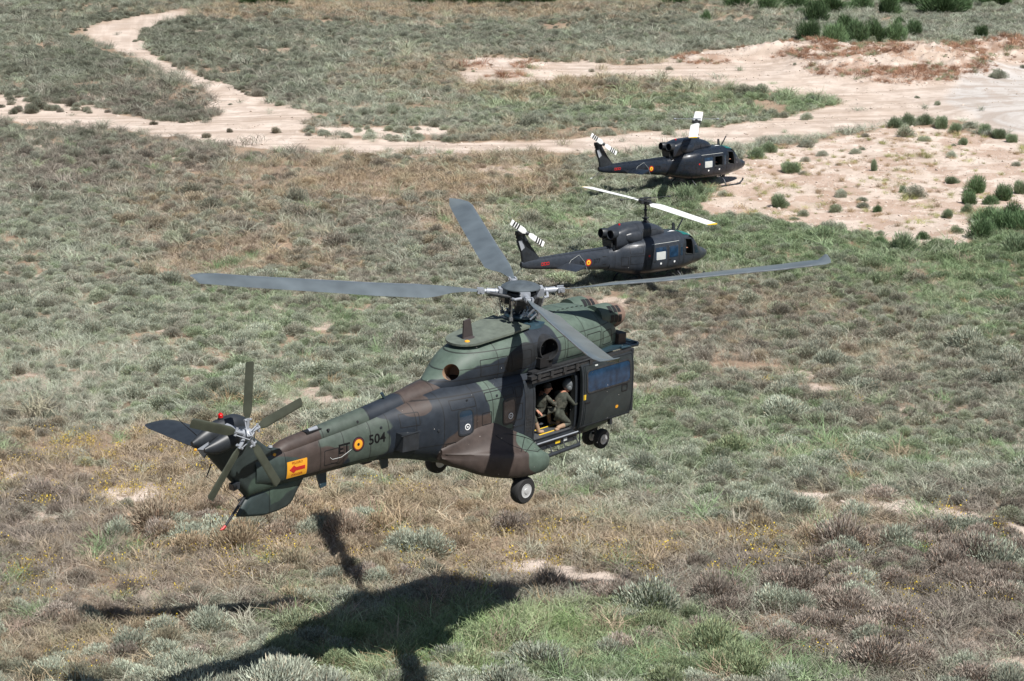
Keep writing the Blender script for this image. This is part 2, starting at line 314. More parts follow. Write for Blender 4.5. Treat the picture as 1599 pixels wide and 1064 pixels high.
class Loft:
    """body skin lofted along x through (x, half width, bottom, top, squareness)"""
    def __init__(s, st, sub=4, k=44, yc=0):
        s.st = st; s.k = k; s.yc = yc; xs = []
        for i in range(len(st) - 1):
            for t in range(sub): xs.append(st[i][0] + (st[i + 1][0] - st[i][0]) * t / sub)
        s.xs = xs + [st[-1][0]]
        X = [q[0] for q in st]
        def cr(c):
            Y = [q[c] for q in st]; D = []
            for i in range(len(X)):
                if i == 0 or i == len(X) - 1: j = max(min(i, len(X) - 2), 0); D.append((Y[j + 1] - Y[j]) / (X[j + 1] - X[j]))
                else:
                    a = (Y[i] - Y[i - 1]) / (X[i] - X[i - 1]); b = (Y[i + 1] - Y[i]) / (X[i + 1] - X[i]); D.append(0 if a * b <= 0 else 2 * a * b / (a + b))
            return Y, D
        s.C = [cr(c) for c in (1, 2, 3, 4)]; s.X = X
    def at(s, x):
        X = s.X; i = 0; x = min(max(x, X[0]), X[-1])
        while i < len(X) - 2 and x > X[i + 1]: i += 1
        h = X[i + 1] - X[i]; t = (x - X[i]) / h; o = []
        for Y, D in s.C:
            o.append((2 * t ** 3 - 3 * t * t + 1) * Y[i] + (t ** 3 - 2 * t * t + t) * h * D[i] + (-2 * t ** 3 + 3 * t * t) * Y[i + 1] + (t ** 3 - t * t) * h * D[i + 1])
        return o
    def mb(s, m=None):
        m = m or MB(); R = []
        for x in s.xs:
            hw, zb, zt, n = s.at(x); R.append([(x, s.yc + y, z) for y, z in superell(hw, zb, zt, n, s.k)])
        return m.rings(R)
    def side(s, x, z, off=.004, sgn=-1):
        hw, zb, zt, n = s.at(x); q = abs((z - (zb + zt) / 2) / ((zt - zb) / 2)); q = min(q, .995)
        return s.yc + sgn * (hw * (1 - q ** n) ** (1 / n) + off)
    def top(s, x, y, off=.004):
        hw, zb, zt, n = s.at(x); q = min(abs(y / hw), .99); return (zb + zt) / 2 + (zt - zb) / 2 * (1 - q ** n) ** (1 / n) + off
def rrect(x0, z0, x1, z1, r, n=5):
    P = []
    for cx, cz, a in ((x1 - r, z1 - r, 0), (x0 + r, z1 - r, 90), (x0 + r, z0 + r, 180), (x1 - r, z0 + r, 270)):
        for i in range(n + 1): t = rad(a + 90 * i / n); P.append((cx + r * cos(t), cz + r * sin(t)))
    return P
def decal(loft, outline, off0, off1, m=None, sgn=-1, res=.12):
    """a thin plate following the skin: convex outline in x-z, fanned from its centre"""
    outline = dense(outline)
    m = m or MB(); cx = sum(p[0] for p in outline) / len(outline); cz = sum(p[1] for p in outline) / len(outline)
    K = 5; n = len(outline); V = []; Fc = []
    for o in (off0, off1):
        V.append((cx, loft.side(cx, cz, o, sgn), cz))
        for k in range(1, K + 1):
            for p in outline:
                x = cx + (p[0] - cx) * k / K; z = cz + (p[1] - cz) * k / K; V.append((x, loft.side(x, z, o, sgn), z))
    H = 1 + K * n
    for l in (0, 1):
        b = l * H
        for j in range(n): Fc.append((b, b + 1 + j, b + 1 + (j + 1) % n))
        for k in range(K - 1):
            for j in range(n): a = b + 1 + k * n; Fc.append((a + j, a + n + j, a + n + (j + 1) % n, a + (j + 1) % n))
    a = 1 + (K - 1) * n
    for j in range(n): Fc.append((a + j, a + (j + 1) % n, H + a + (j + 1) % n, H + a + j))
    return m.add(V, Fc)
def ring_decal(loft, P, Q, off0, off1, m=None, sgn=-1):
    P, Q = dense(P, Q); m = m or MB(); n = len(P); V = []
    for o in (off0, off1):
        for ol in (P, Q): V += [(x, loft.side(x, z, o, sgn), z) for x, z in ol]
    F = []
    for j in range(n):
        k = (j + 1) % n
        F += [(j, k, n + k, n + j), (2 * n + j, 2 * n + k, 3 * n + k, 3 * n + j), (j, k, 2 * n + k, 2 * n + j), (n + j, n + k, 3 * n + k, 3 * n + j)]
    return m.add(V, F)
def circle(cx, cz, r, n=28, rz=None): return [(cx + r * cos(2 * pi * i / n), cz + (rz or r) * sin(2 * pi * i / n)) for i in range(n)]
def text_mesh(txt, size, fn, name, material, parent, shear=0, extr=.002, bold=0.):
    c = bpy.data.curves.new('t', 'FONT'); c.body = txt; c.size = size; c.extrude = extr; c.align_x = 'CENTER'; c.align_y = 'CENTER'; c.offset = bold; c.resolution_u = 3
    o = bpy.data.objects.new('t', c); COL.objects.link(o); dg = bpy.context.evaluated_depsgraph_get()
    me = bpy.data.meshes.new_from_object(o.evaluated_get(dg)); bpy.data.objects.remove(o)
    bm = bmesh.new(); bm.from_mesh(me); bmesh.ops.triangulate(bm, faces=bm.faces)
    for v in bm.verts: v.co = Vector(fn(v.co.x + shear * v.co.y, v.co.y, v.co.z))
    bmesh.ops.recalc_face_normals(bm, faces=bm.faces); bm.to_mesh(me); bm.free(); me.name = name
    me.materials.clear(); me.materials.append(material)
    p = bpy.data.objects.new(name, me); COL.objects.link(p); p.parent = parent; return p
def boolean(obj, cutters):
    """apply difference cutters (MB with own material) in order; cutter walls keep their material"""
    for mb, mt in cutters:
        co = mb.build('cut', mt, obj.parent, smooth=False); md = obj.modifiers.new('b', 'BOOLEAN'); md.operation = 'DIFFERENCE'; md.solver = 'EXACT'; md.object = co; md.material_mode = 'TRANSFER'
        dg = bpy.context.evaluated_depsgraph_get(); dg.update(); me = bpy.data.meshes.new_from_object(obj.evaluated_get(dg)); obj.modifiers.clear()
        old = obj.data; nm = old.name; obj.data = me; bpy.data.meshes.remove(old); me.name = nm; bpy.data.objects.remove(co)
    obj.data.shade_smooth(); obj.data.set_sharp_from_angle(angle=rad(30))
def blade_mb(st, thick=.1, m=None):
    """st: (r, leading edge y, trailing edge y, twist deg about y=0, dz). leading edge first"""
    m = m or MB(); R = []
    prof = [(0, 0), (.06, .38), (.2, .5), (.4, .45), (.7, .25), (1, .02), (1, -.02), (.7, -.14), (.4, -.3), (.2, -.36), (.06, -.28)]
    for r, le, te, tw, dz in st:
        c = te - le; t = abs(c) * thick if len(st[0]) == 5 else 0; ring = []; sg = 1 if le < 0 else -1
        for u, v in prof:
            y = le + c * u; z = v * t; a = rad(tw) * sg
            ring.append((r, y * cos(a) + z * sin(a) * 1, -y * sin(a) + z * cos(a) + dz))
        R.append(ring)
    return m.rings(R)
def wheel(parent, c, R, w, rimr, name='wheel'):
    t = MB().lathe((c[0], c[1] - w / 2, c[2]), (0, 1, 0), [(rimr, 0), (R * .86, 0), (R * .96, w * .12), (R, w * .3), (R, w * .7), (R * .96, w * .88), (R * .86, w), (rimr, w)], 32).build('tyre', M['rubber'], parent)
    r = MB(); s = -1
    r.lathe((c[0], c[1] - w / 2 - .005, c[2]), (0, 1, 0), [(rimr, .0), (rimr * 1.02, w + .01), (rimr * .55, w + .01), (rimr * .5, w - .03), (.02, w - .03)], 24)
    r.lathe((c[0], c[1] - w / 2 - .006, c[2]), (0, -1, 0), [(rimr * 1.02, -.02), (rimr, .004), (rimr * .85, .0), (rimr * .62, -.035), (rimr * .42, -.03), (rimr * .4, .015), (.01, .02)], 24)
    r.build('rim', M['rim'], parent)
    return t

# ---------------------------------------------------------------- large transport helicopter in flight
def rotm(h, p, r):
    ch, sh, cp, sp, cr, sr = cos(h), sin(h), cos(p), sin(p), cos(r), sin(r)
    return Matrix(((ch, -sh, 0), (sh, ch, 0), (0, 0, 1))) @ Matrix(((cp, 0, -sp), (0, 1, 0), (sp, 0, cp))) @ Matrix(((1, 0, 0), (0, cr, -sr), (0, sr, cr)))
MP = Matrix.Translation((0.07, 46.23, CAMZ - 15.77)) @ rotm(rad(46.8), rad(-.5), rad(1.9)).to_4x4()
puma = empty('transport_helicopter', 'big camouflaged transport helicopter flying low over the scrub with its side door open', 'helicopter', MP)
P = puma
body = Loft([(-8.3, .2, 1.75, 2.4, 2.3), (-7.5, .27, 1.62, 2.46, 2.5), (-6.5, .32, 1.6, 2.52, 2.6), (-5.4, .38, 1.58, 2.6, 2.7), (-4.5, .5, 1.5, 2.72, 2.7), (-3.8, .68, 1.34, 2.82, 2.8), (-3.1, .86, 1.12, 2.92, 3),
             (-2.3, .98, .92, 2.97, 3.4), (-1.4, 1.03, .84, 3.0, 3.8), (0, 1.04, .82, 3.0, 4), (1.2, 1.04, .82, 3.0, 4), (2.3, 1.03, .84, 2.97, 3.6), (2.8, .93, .88, 2.85, 3), (3.2, .76, .95, 2.5, 2.6), (3.55, .58, 1.02, 2.1, 2.4), (3.85, .38, 1.15, 1.8, 2.2), (4.05, .18, 1.3, 1.65, 2), (4.12, .03, 1.44, 1.5, 2)])
fus = body.mb().build('fuselage', [M['puma']], P)
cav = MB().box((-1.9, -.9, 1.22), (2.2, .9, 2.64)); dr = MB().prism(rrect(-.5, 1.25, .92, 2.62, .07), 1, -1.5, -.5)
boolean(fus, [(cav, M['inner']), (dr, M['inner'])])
# cabin floor, yellow lines, seat frames
fl = MB().box((-1.88, -1.0, 1.223), (2.18, .89, 1.252)).build('cabin_floor', M['floor'], P, smooth=False)
MB().box((-.1, -.86, 1.253), (.62, -.82, 1.26)).box((-.3, -.55, 1.253), (.9, -.52, 1.26)).build('floor_line', M['yel'], fl, smooth=False)
b = MB(); b.tube([(-.9, .35, 1.25), (-.9, .35, 2.2)], .02); b.tube([(.9, .35, 1.25), (.9, .35, 2.2)], .02); b.box((-1.2, .3, 1.6), (1.2, .75, 1.64)); b.box((-1.2, .72, 1.64), (1.2, .77, 2.3)); b.box((-.9, -.55, 1.58), (.15, -.1, 1.62)); b.tube([(-.85, -.5, 1.25), (-.85, -.5, 1.6)], .02); b.tube([(.1, -.15, 1.25), (.1, -.15, 1.6)], .02)
b.build('seat', M['suit'], P)
# door frame, sill beam and top rail
b = MB(); ring_decal(body, rrect(-.5, 1.25, .92, 2.62, .07), rrect(-.56, 1.16, .98, 2.73, .1), -.02, .014, b); b.build('door_frame', M['blk'], P)
b = MB(); b.box((-.55, -1.1, .97), (.98, -1.0, 1.16)); b.box((-.5, -1.1, 1.165), (.93, -.95, 1.2)); sill = b.build('door_sill', M['blk'], P, smooth=False)
MB().box((.2, -1.106, 1.03), (.38, -1.1, 1.1)).build('warning_label', M['yel'], sill, smooth=False)
MB().box((.5, -1.106, 1.03), (.62, -1.1, 1.11)).build('warning_label', M['offw'], sill, smooth=False, label='small white label on the door sill')
b = MB().tube([(-.52, -1.16, 1.195), (.95, -1.16, 1.195)], .018, 8); b.build('sill_edge', M['sleeve'], sill)
b = MB(); b.tube([(-.5, -1.3, .88), (.85, -1.3, .92)], .05, 12); b.tube([(-.5, -1.12, .97), (-.5, -1.3, .88)], .03)
for x in (-.1, .38, .85): b.tube([(x, -1.05, 1.06), (x, -1.2, 1.06), (x, -1.3, .9)], .016, 8)
for x in (-.3, 0, .25, .6): b.tube([(x, -1.08, .88), (x, -1.3, .9)], .012, 6)
b.tube([(.86, -1.3, .92), (.88, -1.28, 1.25)], .016, 8); b.build('foot_step', M['blk'], P)
b = MB(); b.box((-.75, -1.12, 2.82), (3.0, -.98, 2.9)); b.box((-.7, -1.1, 2.72), (1.0, -1.0, 2.78)); b.box((-.6, -1.0, 2.9), (1.6, -.85, 2.96))
for x in (-.55, -.1, .35, .8, 1.3): b.box((x, -1.15, 2.8), (x + .1, -1.02, 2.93))
b.tube([(-.6, -1.13, 2.95), (1.5, -1.13, 2.95)], .02); b.build('door_rail', M['dkmetal'], P, smooth=False)
# sliding door panel slid forward, stands proud of the skin
def door_panel(sgn):
    m = MB(); off = .1
    st = [(1.0, 1.24), (2.93, 1.24)]
    xs = np.linspace(1.0, 2.93, 9); zs = np.linspace(1.23, 2.86, 12); V = []
    for o in (0.02, .085):
        for x in xs:
            for z in zs:
                cz = (z - 2.05) / .82; y = 1.06 + .02 - .09 * max(0, abs(cz)) ** 3 + off * .4 + o; V.append((x, sgn * y, z))
    nx, nz = len(xs), len(zs); F = []
    for l in (0, 1):
        for i in range(nx - 1):
            for j in range(nz - 1): a = l * nx * nz + i * nz + j; F.append((a, a + nz, a + nz + 1, a + 1))
    H = nx * nz
    for i in range(nx - 1):
        for j in (0, nz - 1): a = i * nz + j; F.append((a, a + nz, a + nz + H, a + H))
    for j in range(nz - 1):
        for i in (0, nx - 1): a = i * nz + j; F.append((a, a + 1, a + 1 + H, a + H))
    m.add(V, F); return m
def doory(z, o): return 1.06 + .02 - .09 * abs((z - 2.05) / .82) ** 3 + .04 + .085 + o
class DoorL:
    def side(s, x, z, off=.004, sgn=-1): return sgn * doory(z, off)
for sgn in (-1, 1):
    d = door_panel(sgn).build('sliding_door', M['door'], P, ang=45, label='sliding door pushed forward over the cockpit' if sgn < 0 else None); DL = DoorL()
    decal(DL, rrect(1.2, 2.14, 2.78, 2.66, .1), -.01, .004, sgn=sgn).build('window', M['bglass'], d)
    ring_decal(DL, rrect(1.2, 2.14, 2.78, 2.66, .1), rrect(1.16, 2.1, 2.82, 2.7, .13), -.01, .014, sgn=sgn).build('window_seal', M['dkmetal'], d)
    b = MB()
    ring_decal(DL, rrect(1.01, 1.25, 2.92, 2.84, .06), rrect(1.04, 1.28, 2.89, 2.81, .05), -.005, .012, b, sgn)
    for x in (1.08, 1.14): decal(DL, rrect(x, 1.3, x + .012, 2.8, .004, 2), -.01, .012, b, sgn)
    b.build('door_edge', M['blk'], d)
    b = MB(); ring_decal(DL, rrect(2.5, 1.92, 2.68, 2.06, .03), rrect(2.48, 1.9, 2.7, 2.08, .03), 0, .012, b, sgn); b.build('handle_recess', M['black'], d); MB().box((1.12, sgn * 1.2 - .02, 1.87), (1.3, sgn * 1.2 + .02, 1.9)).build('handle', M['black'], d)
    if sgn < 0:
        decal(DL, rrect(1.06, 1.97, 1.15, 2.1, .01, 2), 0, .006).build('door_label', M['yel'], d)
        decal(DL, rrect(2.3, 1.5, 2.4, 1.58, .03, 2), 0, .006).build('door_label', M['org'], d, label='small orange plate low on the door')
        decal(DL, rrect(1.5, 2.74, 1.6, 2.77, .01, 2), 0, .006).build('door_label', M['offw'], d, label='small white plate above the door window')
    for rb in (MB().cyl((2.97, sgn * 1.12, 1.3), (2.97, sgn * 1.12, 1.62), .05), MB().box((2.2, sgn * 1.08 - .04, 1.08), (2.28, sgn * 1.08 + .05, 1.26)), MB().cyl((2.93, sgn * 1.12, 2.7), (2.93, sgn * 1.12, 2.88), .04)): rb.build('door_roller', M['blk'], d)
# cockpit glazing
for sgn in (-1, 1):
    decal(body, rrect(2.55, 1.75, 3.12, 2.35, .08), -.006, .006, sgn=sgn).build('cockpit_window', M['glass'], P)
b = MB(); V = []; F = []
for i in range(7):
    x = 3.02 + .52 * i / 6
    for j in range(9): y = -.62 + 1.24 * j / 8; sc_ = body.at(x)[0] * .75; V.append((x, y / .62 * sc_, body.top(x, y / .62 * sc_, .006)))
for i in range(6):
    for j in range(8): a = i * 9 + j; F.append((a, a + 9, a + 10, a + 1))
b.add(V, F).build('windscreen', M['glass'], P)
# small cabin windows with round vents
for xw in (-2.72, -1.38):
    for sgn in (-1, 1):
        o = decal(body, rrect(xw - .18, 1.9, xw + .18, 2.46, .09), -.004, .006, sgn=sgn).build('cabin_window', M['glass'], P)
        ring_decal(body, rrect(xw - .18, 1.9, xw + .18, 2.46, .09), rrect(xw - .22, 1.86, xw + .22, 2.5, .11), -.004, .012, sgn=sgn).build('window_frame', M['blk'], o)
        b = MB(); ring_decal(body, circle(xw + .04, 2.06, .075), circle(xw + .04, 2.06, .055), 0, .014, b, sgn); decal(body, circle(xw + .04, 2.06, .02, 10), 0, .016, b, sgn); b.build('vent_ring', M['white'], o)
# aft jamb panel with slots
b = MB(); decal(body, rrect(-.85, 1.0, -.57, 2.72, .04, 3), -.004, .012, b); b.build('jamb_panel', M['blk'], P)
b = MB()
for z in (1.55, 1.7, 1.85): ring_decal(body, rrect(-.8, z, -.63, z + .1, .01, 2), rrect(-.785, z + .015, -.645, z + .085, .01, 2), .01, .018, b)
b.build('jamb_slot', M['dkmetal'], P)
# spine cover on the tail boom
spine = Loft([(-7.7, .16, 2.2, 2.47, 2), (-7.4, .2, 2.2, 2.58, 2), (-6.4, .22, 2.3, 2.68, 2), (-5, .25, 2.35, 2.82, 2), (-3.9, .29, 2.45, 2.96, 2), (-3.1, .34, 2.6, 3.06, 2), (-2.6, .36, 2.7, 3.1, 2)], k=28)
sp_ = spine.mb().build('drive_shaft_cover', M['spine'], P)
b = MB().cyl((-6.75, -.05, 2.64), (-6.5, -.05, 2.66), .055); b.build('vent_pipe', M['sleeve'], sp_)
b = MB().box((-6.85, -.14, 2.6), (-6.42, .04, 2.655)); b.build('vent_slot', M['black'], sp_, smooth=False)
for x in (-5.45, -6.3): MB().cyl((x, -.19, 2.6), (x, -.235, 2.62), .03).build('drain_hole', M['black'], sp_)
# engine cowling
cowl = Loft([(-3.2, .2, 2.7, 3.04, 2.2), (-2.8, .42, 2.6, 3.3, 2.2), (-2.35, .58, 2.6, 3.62, 2.3), (-1.9, .68, 2.6, 3.76, 2.4), (-1.0, .82, 2.6, 3.88, 2.5), (-.3, .9, 2.6, 3.95, 2.5), (.4, .94, 2.6, 3.98, 2.4), (1.1, .95, 2.6, 4.02, 2.3), (1.8, .93, 2.6, 4.0, 2.3), (2.3, .86, 2.65, 3.88, 2.4), (2.65, .78, 2.7, 3.68, 2.6), (2.8, .7, 2.75, 3.55, 2.6)])
cw = cowl.mb().build('engine_cowling', [M['cowl']], P)
def tcut(a, b_, r): return MB().cyl(a, b_, r, n=28)
boolean(cw, [(tcut((-2.1, 0, 3.02), (-3.1, -.62, 3.4), .19), M['wear']), (tcut((-.05, -.5, 3.42), (.0, -1.4, 3.46), .24), M['black']), (tcut((-.05, .5, 3.42), (.0, 1.4, 3.46), .24), M['black'])])
for sgn in (-1, 1):
    b = MB(); c0 = Vector((.03, sgn * .62, 3.42)); d = Vector((-.22, sgn * 1, .04)).normalized(); u = d.orthogonal().normalized(); v = d.cross(u); R = []
    for r, h in ((.33, 0), (.32, .2), (.29, .36), (.27, .42), (.25, .42), (.25, .3), (.23, .0)): R.append([c0 + d * h + (u * cos(2 * pi * j / 28) + v * sin(2 * pi * j / 28)) * r for j in range(28)])
    b.rings(R, cap=False); e = b.build('exhaust_pipe', M['dkmetal'], P)
    MB().lathe(c0 + d * .02, d, [(.24, 0), (.24, .01), (.02, .012)]).build('exhaust_core', M['black'], e)
# dark door below the exhaust, louvres
b = MB(); b.box((-.35, -1.02, 3.02), (-.05, -.86, 3.25)); b.box((-.3, -.99, 2.96), (.1, -.9, 3.1)); b.build('exhaust_shroud', M['black'], P)
# flat top deck with rounded aft end and overhanging lip
ol = []
for t in np.linspace(-90, 90, 15): ol.append((-1.75 - .55 * cos(rad(t)), .52 * sin(rad(t))))
ol = [(-.28, -.62), (-.9, -.62)] + ol + [(-.9, .62), (-.28, .62)]
V = []; zf = lambda x: 3.955 + (x + .28) * .095
V = [(x, y, zf(x) + .02) for x, y in ol] + [(x, y, zf(x) - .03) for x, y in ol]; n = len(ol)
lid = MB().add(V, [tuple(range(n)), tuple(range(2 * n - 1, n - 1, -1))] + [(i, n + i, n + (i + 1) % n, (i + 1) % n) for i in range(n)]).build('top_deck_panel', M['lid'], P, smooth=False)
# blade aerial with foot on the deck
b = MB().prism([(-1.95, 3.8), (-1.62, 3.83), (-1.72, 4.27), (-1.93, 4.25)], 1, -.02, .02); b.lathe((-1.76, 0, 3.81), (0, 0, 1), [(.2, 0), (.15, .035), (.01, .04)]); b.build('blade_aerial', mat('dark_brown_paint', (.05, .04, .04), .5), lid)
MB().lathe((-2.0, -.2, 3.795), (0, 0, 1), [(.07, 0), (.06, .03), (.01, .05)], 14).build('position_light', M['org'], lid)
# intake snouts with dark filter panes
for yc in (-.42, .42):
    sn = Loft([(2.2, .3, 3.4, 3.98, 2), (2.5, .32, 3.36, 3.98, 2), (2.9, .32, 3.32, 3.94, 2.1), (3.1, .27, 3.36, 3.88, 2), (3.24, .16, 3.48, 3.76, 2), (3.28, .03, 3.6, 3.64, 2)], k=30, yc=yc)
    s_ = sn.mb().build('engine_intake', M['snout'], P)
    for k in range(3):
        for y0, y1 in ((-.17, .02), (-.305, -.24)):
            x0 = 2.5 + k * .15; V = []
            for x in (x0, x0 + .125):
                for q in range(5):
                    a = rad((118 if y0 > -.2 else 165) + q * 9); hw, zb, zt, nn = sn.at(x)
                    V.append((x, yc + cos(a) * (hw + .006), (zb + zt) / 2 + sin(a) * ((zt - zb) / 2 + .006)))
            MB().add(V, [(i, i + 1, i + 6, i + 5) for i in range(4)]).build('filter_pane', M['black'], s_)
# brake-cooling inlet lamp box on the front face and roof grid step
b = MB().box((2.7, -.86, 2.98), (2.98, -.56, 3.26)); bx_ = b.build('roof_box', M['puma'], P, smooth=False)
b = MB().lathe((2.98, -.71, 3.13), (1, 0, 0), [(.12, -.01), (.12, .02), (.09, .02), (.085, -.005), (.01, 0)], 20); b.build('roof_lamp', M['glass'], bx_)
b = MB(); b.box((2.0, -.98, 2.93), (2.9, .98, 2.99)); b.tube([(2.6, -1.02, 2.96), (3.3, -.98, 2.9), (3.48, -.85, 2.89), (3.52, -.4, 2.88), (3.52, .4, 2.88), (3.48, .85, 2.89), (2.6, 1.0, 2.96)], .035, 10); b.add([(2.7, -.97, 2.93), (3.45, -.85, 2.87), (3.5, 0, 2.86), (3.45, .85, 2.87), (2.7, .97, 2.93)], [(0, 1, 2, 3, 4)])
for y in (-.75, -.6, -.45, -.3, .3, .5, .7): b.tube([(2.85, y, 2.95), (3.5, y, 2.89)], .014, 6)
b.build('roof_grid', M['uhroof'], P)
# flare box, under-boom aerials
for sgn in (-1, 1):
    b = MB(); b.prism([(-4.55, 1.82), (-4.05, 1.78), (-4.02, 2.16), (-4.52, 2.22)], 1, sgn * .45, sgn * .74); b.box((-4.58, sgn * .73 - .02, 2.19), (-4.0, sgn * .73 + .02, 2.21)); b.build('flare_box', M['blk'], P, smooth=False)
for x in (-4.45, -6.32): MB().prism([(x - .16, 1.63), (x + .14, 1.63), (x + .15, 1.24), (x - .03, 1.22)], 1, -.025, .025).build('blade_aerial', M['uhroof'], P, smooth=False)
MB().prism([(-5.25, 1.62), (-4.8, 1.6), (-4.9, 1.5), (-5.15, 1.5)], 1, -.1, .1).build('belly_pod', M['blk'], P, smooth=False)
MB().prism([(-4.55, 3.03), (-4.49, 3.05), (-4.36, 2.84), (-4.42, 2.84)], 1, -.02, .02).build('blade_aerial', M['uhroof'], P, smooth=False)
MB().tube([(-6.35, -.34, 2.02), (-6.32, -.38, 1.98), (-6.1, -.42, 1.99), (-5.8, -.42, 2.1)], .005, 6).build('wire_aerial', M['offw'], P)
# sponsons
spn = [(-3.35, .0, 1.62, 1.5, 1.32), (-3.1, .06, 1.72, 1.46, 1.16), (-2.8, .17, 1.84, 1.42, 1.04), (-2.4, .38, 2.02, 1.4, .86), (-1.95, .58, 2.04, 1.36, .76), (-1.5, .64, 1.84, 1.3, .7), (-1.1, .65, 1.62, 1.24, .67), (-.8, .64, 1.46, 1.17, .67), (-.58, .58, 1.32, 1.08, .69), (-.45, .44, 1.2, 1.0, .73), (-.38, .22, 1.1, .95, .8)]
spL = Loft(spn, sub=5)
def sp_sec(wd, zw, zd, zb, hw):
    """section from the wall: concave fairing down to the deck edge, rounded outer edge, flat underside"""
    o = hw + wd; P_ = [(hw - .14, zw + .08), (hw - .02, zw)]
    for t in (.15, .3, .45, .6, .75, .88): P_.append((hw + wd * t, zd + (zw - zd) * (1 - t) ** 2.2 + .02 * t))
    P_ += [(o - .03, zd - .02), (o, zd - .09), (o + .005, (zd + zb) / 2), (o - .02, zb + .09), (o - .09, zb + .02), (o - .2 - wd * .2, zb), (hw - .1, zb + .02), (hw - .3, zb + .1)]
    return P_
for sgn in (-1, 1):
    R = []
    for x in spL.xs:
        wd, zw, zd, zb = spL.at(x); R.append([(x, sgn * y, z) for y, z in sp_sec(wd, zw, zd, zb, body.at(x)[0])])
    s_ = MB().rings(R).build('sponson', M['spons'], P, ang=60)
    L_ = [((-1.95, 1.15), (-1.0, 1.62)), ((-1.0, 1.62), (-.5, 1.3)), ((-.55, 1.1), (-1.4, 1.6)), ((-1.95, 1.15), (-.55, 1.1)), ((-1.5, 1.55), (-.9, 1.1))]
    def sz(x, y):
        for i in range(len(spn) - 1):
            if spn[i][0] <= x <= spn[i + 1][0]:
                t = (x - spn[i][0]) / (spn[i + 1][0] - spn[i][0]); q = [spn[i][k] * (1 - t) + spn[i + 1][k] * t for k in range(5)]; break
        t = (y - body.at(x)[0]) / q[1]; t = max(0, min(1, t)); return q[3] + (q[2] - q[3]) * (1 - t) ** 2.2 + .02 * t + .012
    b = MB()
    for (xa, ya), (xb, yb) in L_:
        b.tube([(xa + (xb - xa) * t / 8, sgn * (ya + (yb - ya) * t / 8), sz(xa + (xb - xa) * t / 8, ya + (yb - ya) * t / 8)) for t in range(9)], .008, 5)
    b.build('walkway_line', M['black'], s_)
    g = MB(); g.tube([(-1.3, sgn * 1.2, .85), (-1.3, sgn * 1.28, .36), (-1.3, sgn * 1.5, .34)], [.07, .05, .05], 12); g.tube([(-1.5, sgn * 1.15, .8), (-1.36, sgn * 1.25, .5)], .035); g.tube([(-1.22, sgn * 1.25, .75), (-1.15, sgn * 1.28, .5), (-1.25, sgn * 1.28, .38)], .02); g.cyl((-1.42, sgn * 1.15, .78), (-1.42, sgn * 1.22, .58), .05)
    gear = g.build('landing_gear', M['dkmetal'], P); wheel(gear, (-1.3, sgn * 1.45 + (-.05 * sgn if sgn > 0 else 0), .33), .335, .25, .17)
g = MB(); g.tube([(3.0, 0, 1.0), (3.0, 0, .4)], [.06, .04]); g.cyl((3.0, -.2, .38), (3.0, .2, .38), .035); g.tube([(3.3, 0, 1.0), (3.03, 0, .6)], .025); gear = g.build('landing_gear', M['dkmetal'], P)
wheel(gear, (3.0, -.19, .3), .26, .16, .13); wheel(gear, (3.0, .19, .3), .26, .16, .13)
# tail pylon: swept fin, gearbox fairing, ventral fin, stabiliser, skid, lights
def slab(outl, th, m=None, yc=0.):
    """fin of streamlined thickness: outline fanned to a slimmer rim"""
    m = m or MB(); cx = sum(p[0] for p in outl) / len(outl); cz = sum(p[1] for p in outl) / len(outl); n = len(outl)
    R = []
    for y, k in ((-th * .15, 1.), (-th * .5, .84), (-th * .5, .0)): pass
    ringsl = [[(cx + (x - cx) * k, yc + y, cz + (z - cz) * k) for x, z in outl] for y, k in ((-th * .5, .75), (-th * .42, .9), (-th * .1, 1.), (th * .1, 1.), (th * .42, .9), (th * .5, .75))]
    return m.rings(ringsl)
slab([(-9.72, 3.02), (-9.1, 2.28), (-8.44, 1.52), (-7.6, 1.55), (-7.35, 1.9), (-7.45, 2.45), (-7.84, 2.5), (-8.25, 2.85), (-8.6, 3.2), (-9.3, 3.36), (-9.6, 3.2)], .3).build('tail_fin', M['fin'], P, ang=50)
gf = Loft([(-9.85, .05, 2.98, 3.1, 2), (-9.6, .14, 2.86, 3.26, 2), (-9.2, .2, 2.9, 3.42, 2), (-8.8, .22, 2.98, 3.46, 2), (-8.5, .17, 3.0, 3.36, 2), (-8.35, .04, 3.1, 3.2, 2)], k=24)
gfo = gf.mb().build('gearbox_fairing', M['blk'], P)
g2 = Loft([(-9.75, .03, 2.9, 3.0, 2), (-9.4, .14, 2.8, 3.15, 2), (-9.0, .2, 2.85, 3.28, 2), (-8.7, .16, 2.95, 3.25, 2), (-8.55, .03, 3.0, 3.1, 2)], k=20, yc=-.28); g2.mb().build('gearbox_fairing', M['blk'], P)
b = MB().cyl((-9.1, 0, 3.4), (-9.1, 0, 3.46), .06); bb = b.build('beacon_base', M['blk'], P); MB().lathe((-9.1, 0, 3.46), (0, 0, 1), [(.055, 0), (.055, .06), (.03, .09), (.005, .1)], 14).build('beacon', M['redl'], bb)
b = MB(); c = Vector((-9.62, -.12, 2.95)); 
b.add([c + Vector(q) for q in ((-.2, 0, 0), (0, -.14, .16), (.14, -.1, -.02), (-.04, -.02, -.22), (-.02, -.16, -.02))], [(0, 1, 4), (1, 2, 4), (2, 3, 4), (3, 0, 4), (0, 3, 2, 1)]); tl = b.build('tail_light_housing', M['sleeve'], P, smooth=False)
b = MB(); e_ = [c + Vector(q) for q in ((-.2, -.01, 0), (0, -.15, .16), (.14, -.11, -.02), (-.04, -.03, -.22))]; k_ = c + Vector((-.02, -.172, -.02))
for q in e_: b.tube([q, k_], .008, 5)
b.build('housing_rib', M['black'], tl)
